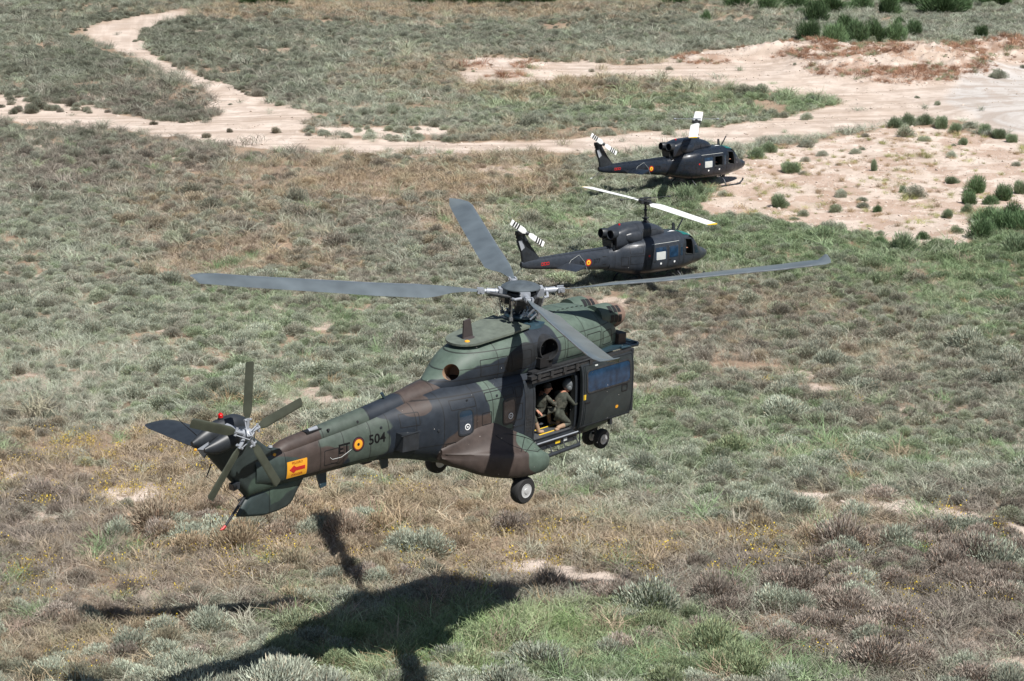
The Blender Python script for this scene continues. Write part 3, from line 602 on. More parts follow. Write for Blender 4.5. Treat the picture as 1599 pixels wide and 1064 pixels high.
MB().lathe((-9.84, -.12, 2.95), (-1, 0, 0), [(.03, 0), (.03, .03), (.01, .05)], 10).build('tail_light', M['org'], tl)
slab([(-8.72, 1.16), (-8.5, 1.1), (-8.0, 1.0), (-7.6, 1.0), (-7.3, 1.04), (-7.15, 1.14), (-7.0, 1.36), (-6.8, 1.62), (-7.6, 1.64), (-8.42, 1.56)], .14).build('ventral_fin', M['fin'], P, ang=50)
sk = MB().tube([(-8.42, 0, 1.6), (-8.8, 0, 1.22), (-9.0, 0, 1.02)], [.035, .03, .028]).build('tail_skid', M['blk'], P)
MB().tube([(-9.0, 0, 1.02), (-9.08, 0, .97), (-9.14, 0, .965)], [.034, .034, .015]).build('skid_tip', M['red'], sk)
b = MB(); R = []
for y, xl, xt, z, th in ((.1, -8.62, -9.66, 2.88, .12), (1.0, -8.72, -9.62, 2.87, .1), (1.85, -8.8, -9.58, 2.86, .08), (2.05, -8.92, -9.52, 2.86, .05), (2.12, -9.1, -9.45, 2.86, .02)):
    R.append([(xl + (xt - xl) * u, y, z + th * v) for u, v in ((0, 0), (.08, .38), (.3, .5), (.6, .3), (1, .03), (1, -.03), (.6, -.3), (.3, -.5), (.08, -.38))])
b.rings(R).build('stabiliser', M['blk'], P)
MB().tube([(-9.6, .05, 3.1), (-10.0, .1, 3.5), (-10.45, .15, 4.02)], [.012, .008, .005], 6).build('whip_aerial', M['black'], P)
MB().tube([(-9.35, 0, 2.5), (-9.5, -.02, 2.25), (-9.46, -.02, 2.22)], .014, 6).tube([(-9.5, 0, 2.26), (-8.62, 0, 1.5)], .006, 5).tube([(-8.66, 0, 1.5), (-8.5, 0, 1.54)], .018, 6).build('wire_aerial', M['black'], P)
MB().prism([(-8.95, 1.98), (-8.75, 2.0), (-8.77, 1.86), (-8.93, 1.84)], 1, -.2, -.06).build('tail_lamp', M['blk'], P, smooth=False)
MB().lathe((-7.78, -.14, 2.36), (0, -1, .3), [(.045, 0), (.04, .03), (.01, .045)], 12).build('position_light', M['org'], P)
MB().lathe((-7.8, -.05, 2.52), (0, 0, 1), [(.05, 0), (.04, .03), (.01, .04)], 12).build('drain_cap', M['sleeve'], P)
# tail rotor
TC = Vector((-9.18, -.95, 3.35)); b = MB(); b.cyl((TC.x, -.3, TC.z), (TC.x, TC.y, TC.z), .07, .05); b.lathe(TC, (0, -1, 0), [(.12, -.06), (.14, 0), (.1, .06), (.04, .12), (.01, .16)], 14)
for k in range(5):
    a = rad(86 + 72 * k); d = Vector((cos(a), 0, sin(a))); q = Vector((-sin(a), 0, cos(a)))
    b.cyl(TC + d * .08, TC + d * .34, .045, .04, 8); b.tube([TC + d * .3 + q * .07, TC + q * .09 + Vector((0, -.13, 0)), TC + Vector((0, -.16, 0))], .014, 6); b.cyl(TC + d * .3 + q * .09, TC + d * .3 - q * .09, .03, n=8)
trh = b.build('tail_rotor_hub', M['sleeve'], P)
tb = MB(); blade_mb([(.3, -.03, .03, 0, 0), (.42, -.07, .1, 10, 0), (.5, -.09, .12, 10, 0), (1.5, -.09, .12, 4, 0), (1.53, -.06, .1, 4, 0)], .12, tb)
first = None
for k in range(5):
    a = rad(86 + 72 * k)
    if first is None: o = tb.build('tail_rotor_blade', M['tblade'], trh); first = o
    else: o = first.copy(); COL.objects.link(o)
    # blade built along x, spun about the rotor axis (y)
    o.matrix_local = Matrix.Translation(TC) @ Matrix.Rotation(-a, 4, 'Y') @ Matrix.Rotation(pi / 2, 4, 'X')
for k in (1, 4): pass
# main rotor head
HB = Vector((0, 0, 4.6)); b = MB(); b.cyl((0, 0, 3.9), (0, 0, 4.5), .16, .13, 24); b.lathe((0, 0, 4.42), (0, 0, 1), [(.2, 0), (.36, .04), (.38, .12), (.36, .22), (.26, .28), (.2, .3)], 24)
hub = b.build('rotor_head', M['dkmetal'], P)
MB().lathe((0, 0, 4.74), (0, 0, 1), [(.36, -.05), (.4, -.02), (.475, 0), (.47, .02), (.4, .065), (.25, .11), (.1, .13), (.005, .133)], 40).build('rotor_cap', M['cap'], hub)
b = MB(); b.lathe((0, 0, 4.02), (0, 0, 1), [(.2, 0), (.38, .01), (.4, .05), (.38, .09), (.2, .1)], 28); b.lathe((0, 0, 3.9), (0, 0, 1), [(.62, -.05), (.6, .02), (.3, .06), (.2, .1)], 28); b.build('swashplate', M['uhroof'], hub)
PSI = 144.7
for k in range(4):
    a = rad(PSI - 90 * k); cone = rad(4.2); T = Matrix.Translation(HB) @ Matrix.Rotation(a, 4, 'Z') @ Matrix.Rotation(-cone, 4, 'Y') @ Matrix.Rotation(rad((-1, 0, 8, 0)[k]), 4, 'X')
    q = MB(); q.cyl((.5, 0, 0), (.84, 0, 0), .065, .078, 18); q.cyl((.84, 0, 0), (.93, 0, 0), .055, .05, 14); q.cyl((.6, 0, 0), (.63, 0, 0), .085, n=18); q.box((.9, -.09, -.06), (1.06, -.05, .06)); q.box((.9, .05, -.06), (1.06, .09, .06)); q.cyl((.98, -.11, .0), (.98, .11, 0), .03, n=10); q.box((.36, -.12, -.1), (.55, .12, .1)); q.tube([(.62, -.1, -.02), (.6, -.26, -.05), (.5, -.3, -.05)], .035, 8)
    if k == 0: s0 = q.build('blade_sleeve', M['sleeve'], hub); s0.matrix_local = T; sl_ = s0
    else: sl_ = s0.copy(); COL.objects.link(sl_); sl_.matrix_local = T
    q = MB(); q.cyl((.36, .28, -.04), (.78, .14, -.02), .05, n=12); q.cyl((.2, .3, -.04), (.4, .28, -.04), .03, n=10); q.box((.3, -.2, -.24), (.42, .2, -.1)); q.cyl((.34, -.32, -.32), (.42, -.3, -.06), .05, n=10)
    if k == 0: d0 = q.build('lag_damper', M['dkmetal'], hub); d0.matrix_local = T
    else: o = d0.copy(); COL.objects.link(o); o.matrix_local = T
    q = MB(); q.cyl((.38, -.3, -.55), (.5, -.3, -.05), .018, n=8); q.cyl((.38, -.3, -.52), (.39, -.3, -.42), .032, n=8); q.cyl((.48, -.3, -.16), (.5, -.3, -.06), .032, n=8); q.box((.33, -.34, -.58), (.43, -.26, -.5))
    if k == 0: p0 = q.build('pitch_link', M['metal'], hub); p0.matrix_local = Matrix.Translation(HB) @ Matrix.Rotation(a, 4, 'Z')
    else: o = p0.copy(); COL.objects.link(o); o.matrix_local = Matrix.Translation(HB) @ Matrix.Rotation(a, 4, 'Z')
    q = MB(); blade_mb([(.95, -.06, .05, 17, 0), (1.3, -.09, .07, 17, 0), (1.7, -.13, .16, 17, 0), (2.05, -.15, .34, 17, 0), (2.35, -.15, .45, 16.5, 0), (3.5, -.15, .45, 15, -.02), (5, -.15, .45, 12.5, -.01), (6.6, -.15, .45, 10.5, .0), (7.25, -.15, .45, 10, .02), (7.6, -.11, .44, 10, .02), (7.78, -.0, .42, 10, .02), (7.82, .12, .38, 10, .02)], .11, q)
    if k == 0: r0 = q.build('main_rotor_blade', M['blade'], P, ang=40); r0.matrix_local = T; rr_ = r0; es = blade_mb([(2.4, -.154, -.09, 16.5, 0), (3.5, -.154, -.09, 15, -.02), (5, -.154, -.09, 12.5, -.01), (6.6, -.154, -.09, 10.5, .0), (7.25, -.154, -.09, 10, .02)], .6).build('leading_edge_strip', M['edge'], r0)
    else: rr_ = r0.copy(); COL.objects.link(rr_); rr_.matrix_local = T; e2 = es.copy(); COL.objects.link(e2); e2.parent = rr_
b = MB(); random.seed(3)
for i in range(26):
    a = random.random() * 2 * pi; r = .15 + random.random() * .3; z = 3.96 + random.random() * .2
    b.cyl((r * cos(a), r * sin(a), z), (r * 1.2 * cos(a + .3), r * 1.2 * sin(a + .3), z + .05 + random.random() * .12), .012 + random.random() * .03, n=6)
b.build('control_rods', M['metal'], hub)
b = MB(); b.box((.45, .15, 3.9), (.75, .5, 4.2)); b.tube([(.3, .3, 4.1), (.9, .45, 4.12), (1.05, .45, 3.95)], .06); b.build('hydraulic_box', M['blk'], hub)
b = MB()
for i in range(9): x = .75 + .17 * i; b.box((x, -.22, cowl.top(x, -.22, .0)), (x + .08, -.2, cowl.top(x, -.22, .012)))
b.build('cowling_latch', M['black'], cw, smooth=False)
for (x0, z0, x1, z1) in ((-3.1, 2.5, -2.4, 2.72), (-3.25, 1.5, -2.98, 1.75), (-4.4, 2.3, -3.9, 2.6), (-2.25, 2.0, -1.95, 2.3), (-1.15, 1.9, -.92, 2.3), (-6.5, 1.85, -6.1, 2.2), (-2.1, 2.55, -1.2, 2.74), (-1.15, 2.45, -.92, 2.7)):
    ring_decal(body, rrect(x0, z0, x1, z1, .03), rrect(x0 + .014, z0 + .014, x1 - .014, z1 - .014, .025), -.002, .004).build('hatch', M['black'], P)
for (x0, z0, x1, z1) in ((-2.0, 3.05, -1.2, 3.45), (-1.1, 3.05, -.5, 3.5), (.7, 3.05, 1.3, 3.5), (1.4, 3.05, 1.95, 3.5), (2.05, 3.1, 2.45, 3.45)):
    ring_decal(cowl, rrect(x0, z0, x1, z1, .04), rrect(x0 + .013, z0 + .013, x1 - .013, z1 - .013, .035), -.002, .004).build('hatch', M['black'], cw)
for (x, z) in ((-2.35, 1.72), (-3.45, 2.1), (-1.75, 2.62), (-2.62, 2.66), (-4.9, 2.4), (-.98, 1.45)):
    MB().lathe((x, body.side(x, z, -.005), z), (0, -1, 0), [(.035, 0), (.033, .015), (.01, .02)], 12).build('fastener_cap', M['blk'], P)
# markings on the starboard boom
def onbody(x0, z0, ang, off=.004, sgn=-1):
    ca, sa = cos(rad(ang)), sin(rad(ang))
    def f(u, v, wz): x = x0 + (u * ca - v * sa) * (-sgn); z = z0 + u * sa + v * ca; return (x, body.side(x, z, off, sgn) , z)
    return f
tilt = 0
text_mesh('ET', .3, onbody(-5.95, 2.13, tilt), 'lettering', M['black'], P, bold=.006)
text_mesh('504', .31, onbody(-5.03, 2.17, tilt), 'lettering', M['black'], P, bold=.006)
rd = decal(body, circle(-5.55, 2.15, .17), 0, .004).build('roundel', M['black'], P)
ring_decal(body, circle(-5.55, 2.15, .145), circle(-5.55, 2.15, .115), .002, .008).build('roundel_ring', mat('roundel_maroon', (.12, .02, .02), .5), rd)
decal(body, circle(-5.55, 2.15, .118), .002, .007).build('roundel_disc', M['org'], rd); decal(body, circle(-5.55, 2.15, .035, 14), .004, .01).build('roundel_centre', M['black'], rd)
sg_ = decal(body, rrect(-7.52, 1.78, -6.98, 2.16, .01, 2), 0, .004).build('danger_sign', M['org'], P)
decal(body, [(-7.46, 1.97), (-7.34, 2.06), (-7.34, 2.01), (-7.04, 2.01), (-7.04, 1.93), (-7.34, 1.93), (-7.34, 1.88)], .004, .008).build('arrow', M['red'], sg_)
text_mesh('PELIGRO', .075, onbody(-7.25, 2.11, 0, .008), 'lettering', M['red'], sg_); text_mesh('DANGER', .075, onbody(-7.25, 1.84, 0, .008), 'lettering', M['red'], sg_)

# ---------------------------------------------------------------- twin-engine utility helicopters parked on the ground
UB = Loft([(-2.9, .4, .58, 1.76, 2.6), (-2.5, .5, .5, 1.82, 2.6), (-2.0, .84, .36, 2.04, 2.8), (-1.4, 1.14, .24, 2.16, 3.2), (-.6, 1.28, .2, 2.22, 3.6), (.5, 1.3, .18, 2.24, 3.6), (1.5, 1.28, .18, 2.24, 3.4), (2.2, 1.2, .2, 2.2, 3.2), (2.65, 1.1, .24, 2.08, 2.9),
           (3.0, 1.0, .28, 1.78, 2.7), (3.3, .9, .32, 1.4, 2.6), (3.6, .78, .37, 1.22, 2.4), (4.0, .6, .46, 1.1, 2.3), (4.25, .42, .56, 1.0, 2.1), (4.42, .24, .66, .92, 2), (4.49, .05, .75, .83, 2)], k=40)
UBOOM = Loft([(-8.7, .1, 1.44, 1.72, 2.2), (-8.2, .14, 1.3, 1.78, 2.4), (-7, .2, 1.15, 1.78, 2.4), (-5, .3, .9, 1.78, 2.4), (-3.5, .37, .7, 1.77, 2.4), (-2.4, .42, .62, 1.77, 2.4)], k=32)
UCOWL = Loft([(-2.6, .58, 1.7, 2.68, 3.4), (-2.3, .66, 1.7, 2.8, 3.2), (-1.6, .72, 1.8, 2.95, 3), (-.6, .72, 1.9, 2.97, 2.8), (.1, .64, 1.95, 2.84, 2.5), (.6, .56, 2.0, 2.7, 2.4), (1.0, .4, 2.0, 2.5, 2.2), (1.25, .2, 2.0, 2.28, 2)], k=32)
def utility(name, label, M4, blade_az, number, win2, skin):
    M = dict(globals()['M']); M['uh'] = skin
    U = empty(name, label, 'helicopter', M4, 'parked grey utility helicopters')
    f = UB.mb().build('fuselage', [M['uh']], U)
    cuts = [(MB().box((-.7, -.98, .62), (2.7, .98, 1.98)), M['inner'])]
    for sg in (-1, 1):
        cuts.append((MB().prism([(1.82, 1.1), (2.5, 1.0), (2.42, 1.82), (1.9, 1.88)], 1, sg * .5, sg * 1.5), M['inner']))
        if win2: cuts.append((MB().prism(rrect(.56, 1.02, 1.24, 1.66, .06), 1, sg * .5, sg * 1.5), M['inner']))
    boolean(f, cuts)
    MB().box((-.68, -.96, .625), (2.68, .96, .65)).build('cabin_floor', M['floor'], U, smooth=False)
    b = MB()
    for sg in (-1, 1): b.box((1.8, sg * .5 - .22, .7), (2.2, sg * .5 + .22, .95)); b.box((1.75, sg * .5 - .22, .95), (1.85, sg * .5 + .22, 1.6))
    b.box((-.5, -.8, .7), (-.1, .8, 1.0)); b.build('seat', M['suit'], U, smooth=False)
    # glazing
    b = MB(); V = []; F = []
    for sg in (-1, 1):
        o = len(V); xs = np.linspace(2.72, 3.42, 8)
        for x in xs:
            hw = UB.at(x)[0]
            for j in range(7): y = sg * (.05 + (hw * .9 - .05) * j / 6); V.append((x, y, UB.top(x, y, .008)))
        for i in range(7):
            for j in range(6): a = o + i * 7 + j; F.append((a, a + 7, a + 8, a + 1))
    b.add(V, F).build('windscreen', M['glass'], U)
    b = MB(); V = []; F = []
    for sg in (-1, 1):
        o = len(V)
        for x in np.linspace(1.95, 2.6, 6):
            hw = UB.at(x)[0]
            for j in range(6): y = sg * (.15 + (hw * .62) * j / 5); V.append((x, y, UB.top(x, y, .008)))
        for i in range(5):
            for j in range(5): a = o + i * 6 + j; F.append((a, a + 6, a + 7, a + 1))
    b.add(V, F).build('roof_window', M['green'], U)
    for sg in (-1, 1):
        for (x0, x1, nm) in ((-.62, .46, 0), (.5, 1.34, 1)):
            b = MB(); ring_decal(UB, rrect(x0, .52, x1, 1.78, .04, 3), rrect(x0 + .02, .54, x1 - .02, 1.76, .04, 3), -.002, .008, b, sg); d = b.build('cabin_door', M['offw'] if False else M['dkmetal'], U)
            wq = rrect(-.38, 1.0, .28, 1.42, .03, 3) if nm == 0 else rrect(.58, 1.04, 1.22, 1.64, .05)
            if nm == 0:
                decal(UB, rrect(-.42, .97, .34, 1.66, .05), 0, .005, sgn=sg).build('window', M['bglass'], d)
                decal(UB, wq, .004, .02, sgn=sg).build('window_blind', M['offw'], d, label='pale blind filling the lower part of the cabin window')
            else:
                if not win2: decal(UB, wq, -.003, .006, sgn=sg).build('window', M['bglass'], d)
                else: ring_decal(UB, rrect(.54, 1.0, 1.26, 1.68, .06), rrect(.5, .96, 1.3, 1.72, .08), -.002, .012, sgn=sg).build('window_frame', M['blk'], d)
            decal(UB, circle((x0 + x1) / 2 + .05, .78, .06, 12), 0, .01, sgn=sg).build('marking_dot', M['white'], d)
            b = MB(); decal(UB, rrect(x0 + .06, .92, x0 + .2, .95, .008, 2), 0, .02, b, sg); b.build('handle', M['black'], d)
        b = MB(); ring_decal(UB, [(1.7, .52), (2.55, .5), (2.66, 1.2), (2.5, 1.9), (1.8, 1.95), (1.66, 1.2)], [(1.72, .54), (2.53, .52), (2.64, 1.2), (2.48, 1.88), (1.82, 1.93), (1.68, 1.2)], -.002, .009, b, sg); b.build('cockpit_door', M['dkmetal'], U)
        b = MB(); ring_decal(UB, [(1.82, 1.1), (2.5, 1.0), (2.42, 1.82), (1.9, 1.88)], [(1.78, 1.06), (2.55, .96), (2.46, 1.86), (1.86, 1.92)], -.002, .012, b, sg); b.build('window_frame', M['blk'], U)
        decal(UB, [(2.68, 1.02), (3.05, 1.0), (2.76, 1.62), (2.66, 1.75)], -.002, .008, sgn=sg).build('side_glazing', M['glass'], U)
        decal(UB, rrect(1.42, 1.05, 1.58, 1.66, .03, 3), -.002, .008, sgn=sg).build('side_glazing', M['glass'], U)
        MB().tube([(x, UB.side(x, 1.86, .012, sg), 1.86) for x in np.linspace(-.65, 1.35, 8)], .014, 6).build('drip_rail', M['offw'], U)
        decal(UB, circle(-.85, 1.28, .06, 12), 0, .006, sgn=sg).build('fuel_cap', M['red'], U)
    for sg in (-1, 1):
        for (x0, z0, x1, z1) in ((-1.9, .9, -1.15, 1.35), (-1.9, 1.45, -1.2, 1.85), (-1.05, .55, -.72, 1.1), (-2.3, .8, -1.98, 1.3)):
            ring_decal(UB, rrect(x0, z0, x1, z1, .03), rrect(x0 + .018, z0 + .018, x1 - .018, z1 - .018, .025), -.002, .005, sgn=sg).build('hatch', M['black'], U)
        for (x0, z0, x1, z1) in ((-.85, 2.2, -.25, 2.65), (-.2, 2.2, .3, 2.55)):
            ring_decal(UCOWL, rrect(x0, z0, x1, z1, .03), rrect(x0 + .018, z0 + .018, x1 - .018, z1 - .018, .025), -.002, .005, sgn=sg).build('hatch', M['black'], U)
    # engines, cowling
    c = UCOWL.mb().build('engine_cowling', [M['uh']], U)
    for sg in (-1, 1):
        b = MB(); c0 = Vector((-2.45, sg * .33, 2.5)); R = []; d = Vector((-1, sg * .12, .08)).normalized(); u = d.orthogonal().normalized(); v = d.cross(u)
        for r, h in ((.25, -.1), (.27, .1), (.26, .42), (.25, .44), (.225, .44), (.22, .2), (.2, 0)): R.append([c0 + d * h + (u * cos(2 * pi * j / 20) + v * sin(2 * pi * j / 20)) * r for j in range(20)])
        e = b.rings(R, cap=False).build('exhaust_pipe', M['blk'], U); MB().cyl(c0 + d * .2, c0 + d * .21, .225, n=20).build('exhaust_core', M['black'], e)
        b = MB(); sc = Loft([(-2.0, .1, 2.15, 2.5, 2.4), (-1.7, .22, 2.02, 2.6, 2.6), (-1.1, .26, 2.0, 2.62, 3), (-.95, .22, 2.05, 2.58, 3)], k=20, yc=sg * .62); sc.mb(b); b.build('air_intake', M['uh'], c)
        MB().box((-1.02, sg * .62 - .17, 2.1), (-.935, sg * .62 + .17, 2.54)).build('intake_mouth', M['black'], c, smooth=False)
    MB().box((-2.78, -.36, 1.88), (-2.7, .36, 2.2)).build('vent_grille', M['dkmetal'], U, smooth=False)
    MB().prism([(-2.65, 1.72), (-1.9, 1.7), (-1.6, 2.4), (-2.5, 2.4)], 1, -.44, .44).build('engine_deck', M['blk'], U, smooth=False)
    MB().lathe((-1.9, 0, 2.88), (0, 0, 1), [(.06, 0), (.06, .07), (.02, .11)], 12).build('beacon', M['redl'], U)
    MB().box((1.35, -.34, 2.19), (1.85, -.12, 2.235)).build('roof_plate', M['white'], U, smooth=False)
    MB().prism([(2.0, 2.2), (2.22, 2.2), (2.14, 2.62), (2.0, 2.62)], 1, -.03, .03).build('blade_aerial', M['blk'], U, smooth=False)
    MB().prism([(2.3, 2.16), (2.4, 2.15), (2.85, 2.76), (2.78, 2.78)], 1, -.02, .02).build('wire_cutter', M['blk'], U, smooth=False)
    MB().tube([(4.44, 0, .85), (4.8, 0, .86)], .015, 6).build('nose_probe', M['blk'], U)
    MB().lathe((2.3, -.3, .24), (0, 0, -1), [(.12, -.02), (.12, .16), (.08, .24), (.01, .25)], 14).build('landing_light', M['blk'], U)
    # boom, fin, elevator, skid
    bo = UBOOM.mb().build('tail_boom', [M['uh']], U)
    b = MB(); sp2 = Loft([(-8.2, .08, 1.7, 1.83, 2), (-2.3, .13, 1.7, 1.88, 2)], k=16); sp2.mb(b); b.build('drive_shaft_cover', M['uh'], U)
    slab([(-8.95, 2.9), (-8.72, 2.2), (-8.6, 1.5), (-7.9, 1.5), (-7.45, 1.78), (-8.05, 2.5), (-8.5, 3.2), (-8.65, 3.36), (-8.9, 3.34)], .2).build('tail_fin', M['blk'], U, ang=50)
    for sg in (-1, 1):
        MB().add([(-8.93, sg * .106, 2.84), (-8.74, sg * .106, 2.32), (-8.52, sg * .106, 2.46), (-8.7, sg * .106, 2.9)], [(0, 1, 2, 3)]).build('fin_marking', M['sleeve'], U, smooth=False)
    b = MB().box((-8.97, -.14, 3.12), (-8.45, .14, 3.34)).cyl((-8.6, -.1, 3.25), (-8.6, -.42, 3.25), .06); b.box((-8.98, -.06, 2.96), (-8.85, .06, 3.2)); b.build('tail_gearbox', M['black'], U)
    R = []
    for sg in (-1, 1):
        R = []
        for y, xl, xt, z in ((.15, -5.65, -6.45, 1.26), (.8, -5.68, -6.47, 1.28), (1.7, -5.7, -6.5, 1.3), (1.76, -5.8, -6.45, 1.3)):
            R.append([(xl + (xt - xl) * u, sg * y, z + .09 - .2 * u + .1 * v) for u, v in ((0, 0), (.1, .5), (.4, .5), (1, .05), (1, -.05), (.4, -.5), (.1, -.5))])
        MB().rings(R).build('elevator', M['uhroof'] if False else M['uh'], U)
    sk = MB().tube([(-8.55, 0, 1.5), (-9.0, 0, 1.15), (-9.3, 0, 1.05)], .018, 6).build('tail_skid', M['blk'], U)
    MB().tube([(-9.25, 0, 1.06), (-9.42, 0, 1.03)], .035, 8).build('skid_tip', M['red'] if not win2 else M['offw'], sk)
    MB().tube([(-5.0, -.3, 1.7), (-5.6, -.36, 1.5), (-5.9, -.5, 1.32)], .007, 5).tube([(-5.0, -.3, 1.7), (-4.7, -.42, 1.3), (-4.6, -.5, .85)], .007, 5).build('wire_aerial', M['offw'], U)
    # tail rotor, white with black bands
    TR = Vector((-8.6, -.42, 3.25)); th = MB().lathe(TR, (0, -1, 0), [(.1, -.05), (.12, 0), (.07, .05), (.01, .12)], 14).build('tail_rotor_hub', M['dkmetal'], U)
    a = rad(147)
    for k in range(2):
        TM = Matrix.Translation(TR) @ Matrix.Rotation(-(a + pi * k), 4, 'Y') @ Matrix.Rotation(pi / 2, 4, 'X')
        o = blade_mb([(.12, -.08, .08, 4, 0), (.3, -.145, .145, 4, 0), (1.29, -.145, .145, 2, 0)], .1).build('tail_rotor_blade', M['white'], th)
        o.matrix_local = Matrix.Translation(TR) @ Matrix.Rotation(-(a + pi * k), 4, 'Y') @ Matrix.Rotation(pi / 2, 4, 'X')
        # painted bands as thin sleeves standing a hair proud of the blade
        b = MB()
        for r in (.68, .85, 1.02): blade_mb([(r, -.155, .155, 3, 0), (r + .09, -.155, .155, 3, 0)], 0.2, b)
        q = b.build('black_band', M['black'], th); q.matrix_local = TM
    # mast, hub, stabiliser bar, blades
    b = MB(); b.lathe((0, 0, 2.8), (0, 0, 1), [(.24, -.1), (.22, .08), (.12, .14), (.07, .3), (.055, .4), (.055, 1.1)], 20); b.lathe((0, 0, 3.05), (0, 0, 1), [(.17, 0), (.19, .03), (.17, .06)], 18); b.lathe((0, 0, 3.5), (0, 0, 1), [(.1, 0), (.12, .03), (.1, .06)], 16)
    for q in range(4): aa = q * pi / 2 + .4; b.tube([(.2 * cos(aa), .2 * sin(aa), 3.1), (.2 * cos(aa), .2 * sin(aa), 3.85)], .012, 6)
    mast = b.build('rotor_mast', M['dkmetal'], U)
    Tz = Matrix.Translation((0, 0, 3.92)) @ Matrix.Rotation(blade_az, 4, 'Z')
    b = MB(); b.box((-.5, -.13, -.07), (.5, .13, .09)); b.box((-.12, -.3, -.05), (.12, .3, .14)); b.cyl((0, 0, -.1), (0, 0, .25), .09)
    for s_ in (-1, 1): b.box((s_ * .45 - .2, -.1, -.05), (s_ * .45 + .2, .1, .1)); b.tube([(s_ * .2, -.25, .0), (s_ * .7, -.33, .0)], .025, 6)
    h = b.build('rotor_head', M['dkmetal'], U); h.matrix_local = Tz
    b = MB(); b.tube([(0, -1.38, .24), (0, 1.38, .24)], .018, 8)
    for s_ in (-1, 1): b.lathe((0, s_ * 1.36, .24), (0, s_, 0), [(.03, 0), (.055, .03), (.055, .14), (.02, .18)], 12)
    b.box((-.08, -.3, .2), (.08, .3, .28)); sb = b.build('stabiliser_bar', M['sleeve'] if win2 else M['dkmetal'], U); sb.matrix_local = Tz
    for k in range(2):
        o = blade_mb([(.55, .1, -.1, 9, 0), (.8, .16, -.16, 9, 0), (1.2, .24, -.34, 9, 0), (1.8, .24, -.35, 8, 0), (7.2, .24, -.35, 2, -.22), (7.34, .2, -.33, 2, -.23)], .1).build('main_rotor_blade', M['white'], U, ang=40)
        o.matrix_local = Tz @ Matrix.Rotation(pi * k, 4, 'Z') @ Matrix.Rotation(-rad(1.0), 4, 'Y')
        q = blade_mb([(7.22, .243, -.353, 2, -.222), (7.345, .203, -.333, 2, -.23)], .115).build('yellow_tip', M['yel'], o)
    # skids
    b = MB()
    for sg in (-1, 1): b.tube([(-2.0, sg * 1.3, -.4), (2.5, sg * 1.3, -.4), (2.9, sg * 1.3, -.34), (3.15, sg * 1.28, -.18), (3.22, sg * 1.28, -.04)], .06, 10)
    for x in (-1.1, 1.6): b.tube([(x, -1.3, -.4), (x, -1.12, -.05), (x, -.75, .22), (x, .75, .22), (x, 1.12, -.05), (x, 1.3, -.4)], .045, 10)
    b.build('skid', M['blk'], U)
    # markings
    def on(x0, z0): return lambda u, v, wz: (x0 + u, UBOOM.side(x0 + u, z0 + v, .004), z0 + v)
    text_mesh('ET', .3, on(-4.8, 1.22), 'lettering', M['black'], U, bold=.004)
    text_mesh(number, .3, on(-3.8, 1.24), 'lettering', M['black'], U, bold=.004)
    rd = decal(UBOOM, circle(-4.36, 1.22, .19), 0, .004).build('roundel', M['red'], U); decal(UBOOM, circle(-4.36, 1.22, .13), .002, .007).build('roundel_ring', M['yel'], rd); decal(UBOOM, circle(-4.36, 1.22, .05, 14), .005, .01).build('roundel_centre', M['red'], rd)
    b = MB()
    for x in (-7.4, -7.22, -7.04): ring_decal(UBOOM, rrect(x - .085, 1.4, x + .085, 1.56, .03, 3), rrect(x - .055, 1.435, x + .055, 1.525, .02, 3), 0, .006, b)
    b.build('red_marking', M['red'], U)
    b = MB()
    for z in (1.0, 1.42): decal(UBOOM, rrect(-3.4, z - .02, -3.16, z + .02, .005, 2), 0, .006, b)
    b.build('index_mark', M['black'], U)
    return U
UH1M = Matrix.Translation((7.17, 104.74, .16)) @ rotm(rad(39.5), rad(-1.3), rad(-2.0)).to_4x4()
UH2M = Matrix.Translation((12.5, 133.63, .04)) @ rotm(rad(38.2), rad(-.7), rad(-2.0)).to_4x4()
uh1 = utility('utility_helicopter', 'dark grey utility helicopter parked deep in scrub, white rotor blades reaching left and right', UH1M, rad(74.6), '377', False, M['uh'])
uh2 = utility('utility_helicopter', 'near black utility helicopter parked beside the dirt track, crew at its windows', UH2M, rad(45.5), '378', True, M['uhd'])

